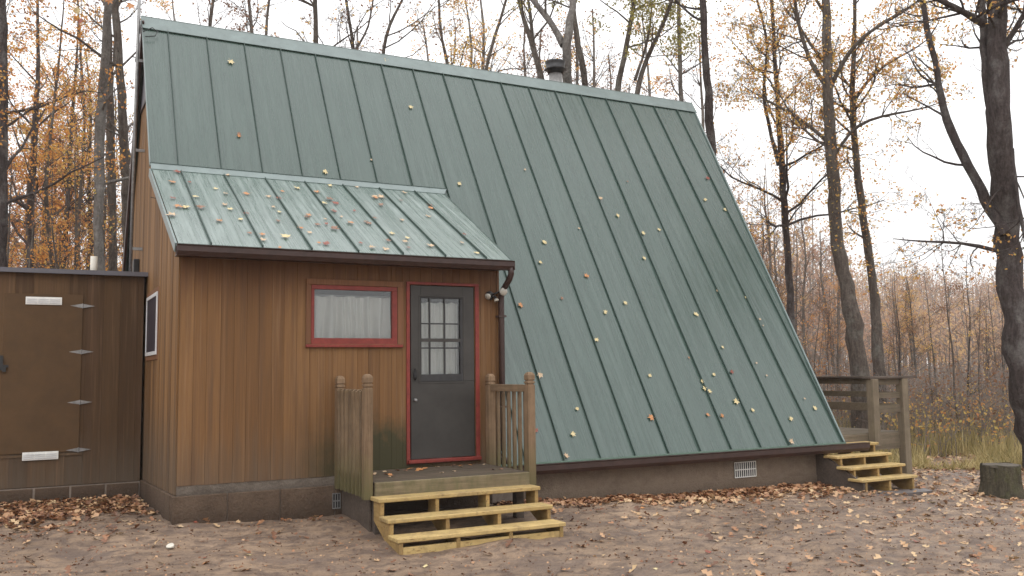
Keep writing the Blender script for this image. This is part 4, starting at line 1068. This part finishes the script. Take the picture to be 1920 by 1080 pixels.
traced([(1188,280,12),(1192,175,10),(1205,125,9),(1232,70,8),(1262,0,7)], 18.5, 'right leaning slender tree with yellow green leaves above the ridge', 'bark', 'lf_g', .95, seed=30, nb=14, h0=.58, blen=2.4, limbs=[(.4, [(1190,150,6),(1212,90,5),(1222,30,4)])])
traced([(1278,300,10),(1278,200,9),(1274,100,8),(1272,0,7)], 23., 'thin pale tree with orange leaves left of the ridge end', 'bark_pale', 'lf_o', .6, seed=31, nb=12, h0=.55, blen=2.2)
traced([(590,260,11),(592,80,10),(591,0,9)], 19., 'lone upright trunk above the left part of the ridge', 'bark', 'lf_y', .12, seed=32, nb=12, h0=.55, blen=2.6)
traced([(668,260,8),(664,90,7),(655,40,6),(648,0,5)], 21., 'thin bare tree left of the ridge middle', 'bark', 'lf_b', .08, seed=33, nb=14, h0=.5, blen=2.5, limbs=[(.3, [(662,100,5),(690,60,4),(700,0,3)])])
traced([(712,260,8),(718,100,7),(726,50,6),(756,0,5)], 21.5, 'thin bare tree with a rightward fork above the ridge', 'bark', 'lf_b', .1, seed=34, nb=14, h0=.5, blen=2.5)
traced([(838,280,8),(842,130,7),(825,60,5),(822,0,5)], 22., 'small tree with yellow leaf tufts above the ridge', 'bark', 'lf_y', .45, seed=35, nb=14, h0=.5, blen=2.3)
traced([(905,280,9),(910,130,7),(930,60,6),(950,0,5)], 24., 'thin grey tree with few leaves left of the chimney', 'bark', 'lf_y', .2, seed=36, nb=13, h0=.5, blen=2.3)
traced([(500,240,8),(498,60,6),(505,0,5)], 23., 'faint thin tree above the left part of the ridge', 'bark', 'lf_b', .15, seed=37, nb=14, h0=.5, blen=2.4)
# left group
traced([(4,560,17),(5,400,16),(7,250,15),(8,120,14),(3,0,13)], 17., 'dark trunk at the far left edge behind the shed', 'bark_dark', 'lf_o', .4, seed=41, nb=16, h0=.35, blen=2.6)
traced([(190,560,18),(184,430,18),(186,330,18),(191,200,17),(199,90,15),(203,0,14)], 18., 'pale grey slightly crooked trunk left of the gable', 'bark_pale', 'lf_o', .22, seed=42, nb=12, h0=.4, blen=2.4)
traced([(214,560,16),(212,420,15),(208,300,15),(206,160,13),(203,40,11),(202,0,10)], 19.5, 'middle grey trunk of the three beside the gable', 'bark', 'lf_y', .12, seed=43, nb=15, h0=.4, blen=2.2)
traced([(240,560,18),(237,430,17),(234,300,16),(226,150,15),(216,0,14)], 19., 'grey trunk nearest the gable and its mast', 'bark', 'lf_b', .12, seed=44, nb=16, h0=.4, blen=2.2)
traced([(58,560,14),(56,430,13),(60,330,12),(66,230,10),(72,120,7),(70,0,5)], 22., 'dark branching tree among orange leaves behind the shed', 'bark_dark', 'lf_o', .7, seed=45, nb=20, h0=.3, blen=2.8)
traced([(104,560,9),(92,440,8),(84,360,7),(95,250,5),(110,120,4)], 20., 'slim crooked tree with rust leaves behind the shed', 'bark', 'lf_o', .75, seed=46, nb=18, h0=.2, blen=2.3, extra=2)
traced([(150,560,7),(146,440,6),(152,340,5),(160,220,5),(150,90,4)], 24., 'thin tree with yellow orange leaves left of the pale trunk', 'bark', 'lf_y', .6, seed=47, nb=18, h0=.2, blen=2.6, extra=2)

# woods behind: prototypes, then copies
def free_tree(seed, H, r, label, bark, leaf, leafp, nb, blen, lsize=.10, maxl=3, name='tree', twig=.8, crown0=.3):
    rs = random.Random(seed); P = [np.array([0, 0, -.1])]; R = [r*1.2]; a = rs.uniform(0, 6); lx, ly = .05*math.cos(a), .05*math.sin(a)
    n = 8
    for i in range(1, n+1):
        t = i/n; P.append(np.array([lx*H*t+rs.gauss(0, .012*H), ly*H*t+rs.gauss(0, .012*H), H*t])); R.append(r*(1-.8*t))
    root = thing(name, (0, 0, 0), label, 'tree', None); T = Tree(seed, leafp, lsize, maxl, twig); main = resample(P, R, H/16)
    Q, rr = main; m_ = len(Q)
    for c in range(nb):
        t = rs.uniform(crown0, .98); k = min(int(t*(m_-1)), m_-2); D = nrm(Q[k+1]-Q[k])
        T.spawn(tuple(Q[k]), D, blen*rs.uniform(.5, 1.1)*(1.15-.7*t), max(.005, min(rr[k]*.4, .03)), 0, (.5, 1.2))
    # branches of a woods tree are joined: too far off to pick out singly
    b = Bulk()
    for p, rad in T.limbs: b.add(p, rad, 4)
    T.limbs = []
    b.build('branches', M[bark], root, (0, 0, 0), kind='stuff')
    finish_tree(T, root, [main], M[bark], M[leaf], (0, 0, 0))
    return root
def copy_tree(root, loc, rz, sc, label, group):
    r = root.copy(); C.objects.link(r); r.location = loc; r.rotation_euler = (0, 0, rz); r.scale = (sc, sc, sc); r['label'] = label; r['group'] = group
    for ch in root.children:
        c = ch.copy(); C.objects.link(c); c.parent = r
    return r
specs = [('bark', 'lf_b', .12, 'bare tree with a few rust leaves'), ('bark_dark', 'lf_y', .45, 'tree with thin yellow leaves'), ('bark', 'lf_o', .75, 'tree full of orange leaves'),
         ('bark_pale', 'lf_y', .25, 'pale barked tree with scattered yellow leaves'), ('bark', 'lf_o', .5, 'tree with rusty orange leaves'), ('bark', 'lf_g', .45, 'tree with yellow green leaves')]
protos = []
for i, (bk, lf, lp, lab) in enumerate(specs):
    protos.append([free_tree(100+i, 14+RNG.uniform(-1, 2), .14, lab, bk, lf, lp, 30, 3.4, lsize=.085), lab, False])
def where_px(px):
    for a, w in ((-1, 'beyond the left edge'), (30, 'at the left edge'), (62, 'left of the shed roof cap'), (100, 'right of the shed roof cap'), (150, 'left of the shed pipe'), (200, 'at the shed pipe'), (262, 'beside the mast'),
                 (400, 'over the left end of the ridge'), (560, 'left of the lone ridge trunk'), (700, 'right of the lone ridge trunk'), (830, 'over the ridge middle'), (1000, 'left of the chimney'), (1120, 'right of the chimney'), (1230, 'far right of the chimney'), (1345, 'over the right ridge end'),
                 (1420, 'along the upper roof edge'), (1500, 'along the lower roof edge'), (1560, 'left of the straight oak'), (1620, 'at the straight oak'), (1680, 'right of the leaning oak'), (1740, 'just right of the deck'), (1800, 'midway between deck and stump'), (1860, 'left of the dark oak')):
        if px < a: return w
    return 'at the dark oak'
seen_labels = {}
def place(pi, px, depth, sc, where, group, P_=protos):
    where = where_px(px)+(', far' if depth > 34 else ', nearer' if depth < 26 else ''); where = where+(', tall' if sc > .95 else ', short' if sc < .65 else '')
    pr = P_[pi]; b = at(px, 700, depth); z = float(gz(b[0], b[1])); a = RNG.uniform(0, 6.28); lab = pr[1]+' '+where
    if not pr[2]:
        o = pr[0]; o.location = (b[0], b[1], z); o.rotation_euler = (0, 0, a); o.scale = (sc, sc, sc); o['label'] = lab; o['group'] = group; pr[2] = True
    else: copy_tree(pr[0], (b[0], b[1], z), a, sc, lab, group)
R2 = random.Random(99)
for i in range(21):    # left
    place(R2.choice([2, 0, 4, 2, 0, 1, 3]), -60+330*R2.random(), 23+26*R2.random(), R2.uniform(.45, .9), 'in the woods behind the shed', 'trees in the woods behind the shed')
for i in range(24):    # middle, tops over the ridge
    place(R2.choice([0, 0, 3, 0, 0, 1]), 280+1030*(i+R2.random())/24, 23+22*R2.random(), R2.uniform(.9, 1.25), 'showing above the cabin ridge', 'treetops above the cabin ridge')
for i in range(15):    # right
    place(R2.choice([0, 4, 2, 0, 3, 0]), 1350+260*R2.random()**1.3, 27+26*R2.random(), R2.uniform(.38, .62), 'in the woods between the roof and the deck', 'trees in the woods right of the roof')
for i in range(7):
    place(R2.choice([0, 0, 3, 0, 1]), 1640+300*R2.random(), 30+30*R2.random(), R2.uniform(.28, .45), 'in the open woods at the right', 'trees in the open woods at the right')
# saplings
sp = []
for i, (bk, lf, lp, lab) in enumerate([('bark', 'lf_b', .25, 'thin bare sapling'), ('bark_dark', 'lf_b', .12, 'dark bare sapling'), ('bark', 'lf_y', .45, 'sapling with yellow leaves'), ('bark', 'lf_o', .6, 'sapling with orange leaves')]):
    sp.append([free_tree(200+i, 5.5, .035, lab, bk, lf, lp, 16, 1.3, lsize=.065, maxl=2, name='sapling', twig=.9, crown0=.15), lab, False])
for i in range(34):
    k = R2.choice([0, 1, 0, 1, 2]); place(k, 1640+270*R2.random(), 20+14*R2.random(), R2.uniform(.4, .85), 'in the brush right of the deck', 'saplings in the brush right of the deck', sp)
for i in range(22):
    k = R2.choice([0, 1, 3, 0]); place(k, 1440+190*R2.random(), 20+12*R2.random(), R2.uniform(.4, .8), 'behind the deck railing', 'saplings behind the deck', sp)
for i in range(20):
    k = R2.choice([3, 0, 2, 0, 3]); place(k, -40+280*R2.random(), 17.5+8*R2.random(), R2.uniform(.7, 1.15), 'behind the shed roof', 'saplings behind the shed', sp)

for pr in protos+sp:          # a prototype no copy was asked of is not kept
    if not pr[2]:
        for ch in list(pr[0].children): bpy.data.objects.remove(ch)
        bpy.data.objects.remove(pr[0])

# brush, grass and far wood: masses
def brush(name, n, px0, px1, d0, d1, h, mat_l, nl, seed):
    rs = random.Random(seed); b = Bulk(); lp = []
    for i in range(n):
        P = at(rs.uniform(px0, px1), 700, rs.uniform(d0, d1)); x, y = P[0], P[1]; z = float(gz(x, y)); hh = h*rs.uniform(.3, 1); a = rs.uniform(0, 6.28); l = rs.uniform(0, .6)
        pts = [(x, y, z), (x+l*math.cos(a)*hh*.4, y+l*math.sin(a)*hh*.4, z+hh*.5), (x+l*math.cos(a)*hh+rs.gauss(0, .08), y+l*math.sin(a)*hh+rs.gauss(0, .08), z+hh)]
        b.add(pts, [.009, .006, .003], 3)
        for _ in range(3):
            t = rs.uniform(.3, 1); q = [pts[1][k]*(1-t)+pts[2][k]*t for k in range(3)]; e = (q[0]+rs.gauss(0, .25), q[1]+rs.gauss(0, .25), q[2]+rs.uniform(0, .3)); b.add([tuple(q), e], [.004, .0025], 3)
            if rs.random() < nl: lp.append((e[0], e[1], e[2]))
            if rs.random() < nl: lp.append(((q[0]+e[0])/2, (q[1]+e[1])/2, (q[2]+e[2])/2-.03))
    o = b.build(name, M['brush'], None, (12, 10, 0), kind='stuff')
    n = len(lp); leaves(name+'_leaves', np.array(lp), NR.uniform(.05, .10, n), mat_l, None, (12, 10, 0), NR.random_sample(n), kind='stuff')
brush('brush', 2000, 1420, 1960, 19, 34, 1.9, M['lf_b'], .5, 1)
brush('yellow_brush', 700, 1600, 1960, 18.5, 27, 1.1, M['lf_y'], .9, 3)
brush('undergrowth', 1500, -80, 300, 17, 32, 2.4, M['lf_o'], .8, 2)
n = 26000; px = NR.uniform(1540, 1990, n); dd = 16.5+NR.random_sample(n)**1.3*20
P = CAM[None]+(FW[None]+RT[None]*((px-960)/F)[:, None])*dd[:, None]; clump = np.sin(P[:, 0]*1.7+np.sin(P[:, 1]*2.1)*2)+np.sin(P[:, 1]*1.3+P[:, 0]*.6)
keep = (P[:, 1] > .3) & (P[:, 0] > 12.0) & (clump > -.9-.1*(dd-16)); P = P[keep]; n = len(P); hgt = NR.uniform(.12, .70, n)*np.clip((dd[keep]-15.5)/4, .3, 1.2)
a = NR.uniform(0, 6.28, n); w = NR.uniform(.008, .018, n); zb = gz(P[:, 0], P[:, 1]); lx, ly = NR.normal(0, .12, n), NR.normal(0, .12, n)
v = np.stack([np.stack([P[:, 0]-w*np.cos(a), P[:, 1]-w*np.sin(a), zb], -1), np.stack([P[:, 0]+w*np.cos(a), P[:, 1]+w*np.sin(a), zb], -1), np.stack([P[:, 0]+lx, P[:, 1]+ly, zb+hgt], -1)], 1).reshape(-1, 3)
raw_mesh('dry_grass', v, np.arange(3*n).reshape(-1, 3), M['grass'], None, (14, 8, 0), tint=np.repeat(NR.random_sample(n), 3), kind='stuff')

def far_wood():
    rs = random.Random(8); b = Bulk(); lp = []; tt = []
    for i in range(1500):
        u = rs.random(); px = rs.uniform(-120, 340) if u < .28 else rs.uniform(1300, 2060) if u < .92 else rs.uniform(340, 1300)
        d = 50+115*rs.random()**.7; P = at(px, 700, d); x, y = P[0], P[1]; z = float(gz(x, y)); H = (690-rs.uniform(505, 560)-14*math.sin(px*.021+1))*max(d, 95)/F+1.7
        if px < 400: H = rs.uniform(9, 15)
        if px > 1600 and d < 85: H *= .5
        elif px > 1300 and px < 1600 and rs.random() < .35: H *= 1.4
        r = rs.uniform(.05, .10); b.add([(x, y, z), (x+rs.gauss(0, .3), y, z+H*.5), (x+rs.gauss(0, .6), y, z+H)], [r, r*.7, r*.2], 3)
        tb = rs.random()
        for k in range(12):
            t = rs.uniform(.25, 1); a = rs.uniform(0, 6.28); L = rs.uniform(1., 2.6)*(1.35-t); q = (x, y, z+H*t); e = (x+L*math.cos(a), y+L*math.sin(a), z+min(H*t+L*.7, H*1.02)); b.add([q, e], [.025, .010], 3)
            for _ in range(11): f = rs.uniform(.2, 1.1); lp.append((q[0]+(e[0]-q[0])*f+rs.gauss(0, .4), q[1]+(e[1]-q[1])*f+rs.gauss(0, .4), q[2]+(e[2]-q[2])*f+rs.gauss(0, .35))); tt.append(min(1, max(0, tb+rs.gauss(0, .15))))
    b.build('far_wood', M['brush'], None, (40, 90, 0), kind='stuff')
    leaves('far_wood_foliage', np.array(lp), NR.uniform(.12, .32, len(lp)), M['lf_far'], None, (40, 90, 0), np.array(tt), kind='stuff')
far_wood()

# twig with three big leaves hanging into the top left corner, close to the camera
tw = thing('hanging_twig', at(170, -60, 6.5), 'oak twig with yellow, orange and dark red leaves hanging at top left', 'twig')
m = MB(); m.tube([at(-40, -90, 6.7), at(60, -62, 6.6), at(150, -55, 6.5), at(240, -50, 6.5), at(290, -62, 6.4)], [.012, .010, .008, .006, .004], 7); m.build('twig_stem', M['twig'], tw, smooth=True)
for (x, y, c, s_) in ((145, 18, 'yellow', .075), (153, 38, 'red', .07), (245, 10, 'orange', .075), (205, 0, 'orange', .06), (80, -8, 'yellow', .07)):
    p = at(x, y, 6.5); me = RNG.choice(LM[c]); o = bpy.data.objects.new('leaf', me); link(o, tw, p)
    z = -Vector(FW)+Vector((RNG.uniform(-.5, .5), RNG.uniform(-.5, .5), RNG.uniform(-.2, .5))); z.normalize(); up = Vector((RNG.uniform(-.3, .3), 0, -1)); xx = up.cross(z).normalized(); yy = z.cross(xx)
    o.rotation_euler = Matrix((xx, yy, z)).transposed().to_euler(); o.scale = (s_*1.3,)*3
    top = p+np.array([-.03, 0, .06]); m = MB(); q = at(x-8, -56, 6.5); m.tube([p+np.array([0, 0, .03]), (np.array(p)+q)/2+np.array([.01, 0, 0]), q], .0022, 5); m.build('leaf_stalk', M['twig'], tw)

# ------------------------------------------------------------------ haze
hz = bpy.data.materials.new('haze'); hz.use_nodes = True; hn = hz.node_tree.nodes
for n_ in list(hn): hn.remove(n_)
pv = hn.new('ShaderNodeVolumePrincipled'); pv.inputs['Density'].default_value = .0007; pv.inputs['Color'].default_value = (.96, .94, .92, 1)
ho = hn.new('ShaderNodeOutputMaterial'); hz.node_tree.links.new(pv.outputs[0], ho.inputs['Volume'])
boxo('haze', (-420, 520, -90, 520, -3., 26), hz, None, kind='stuff')
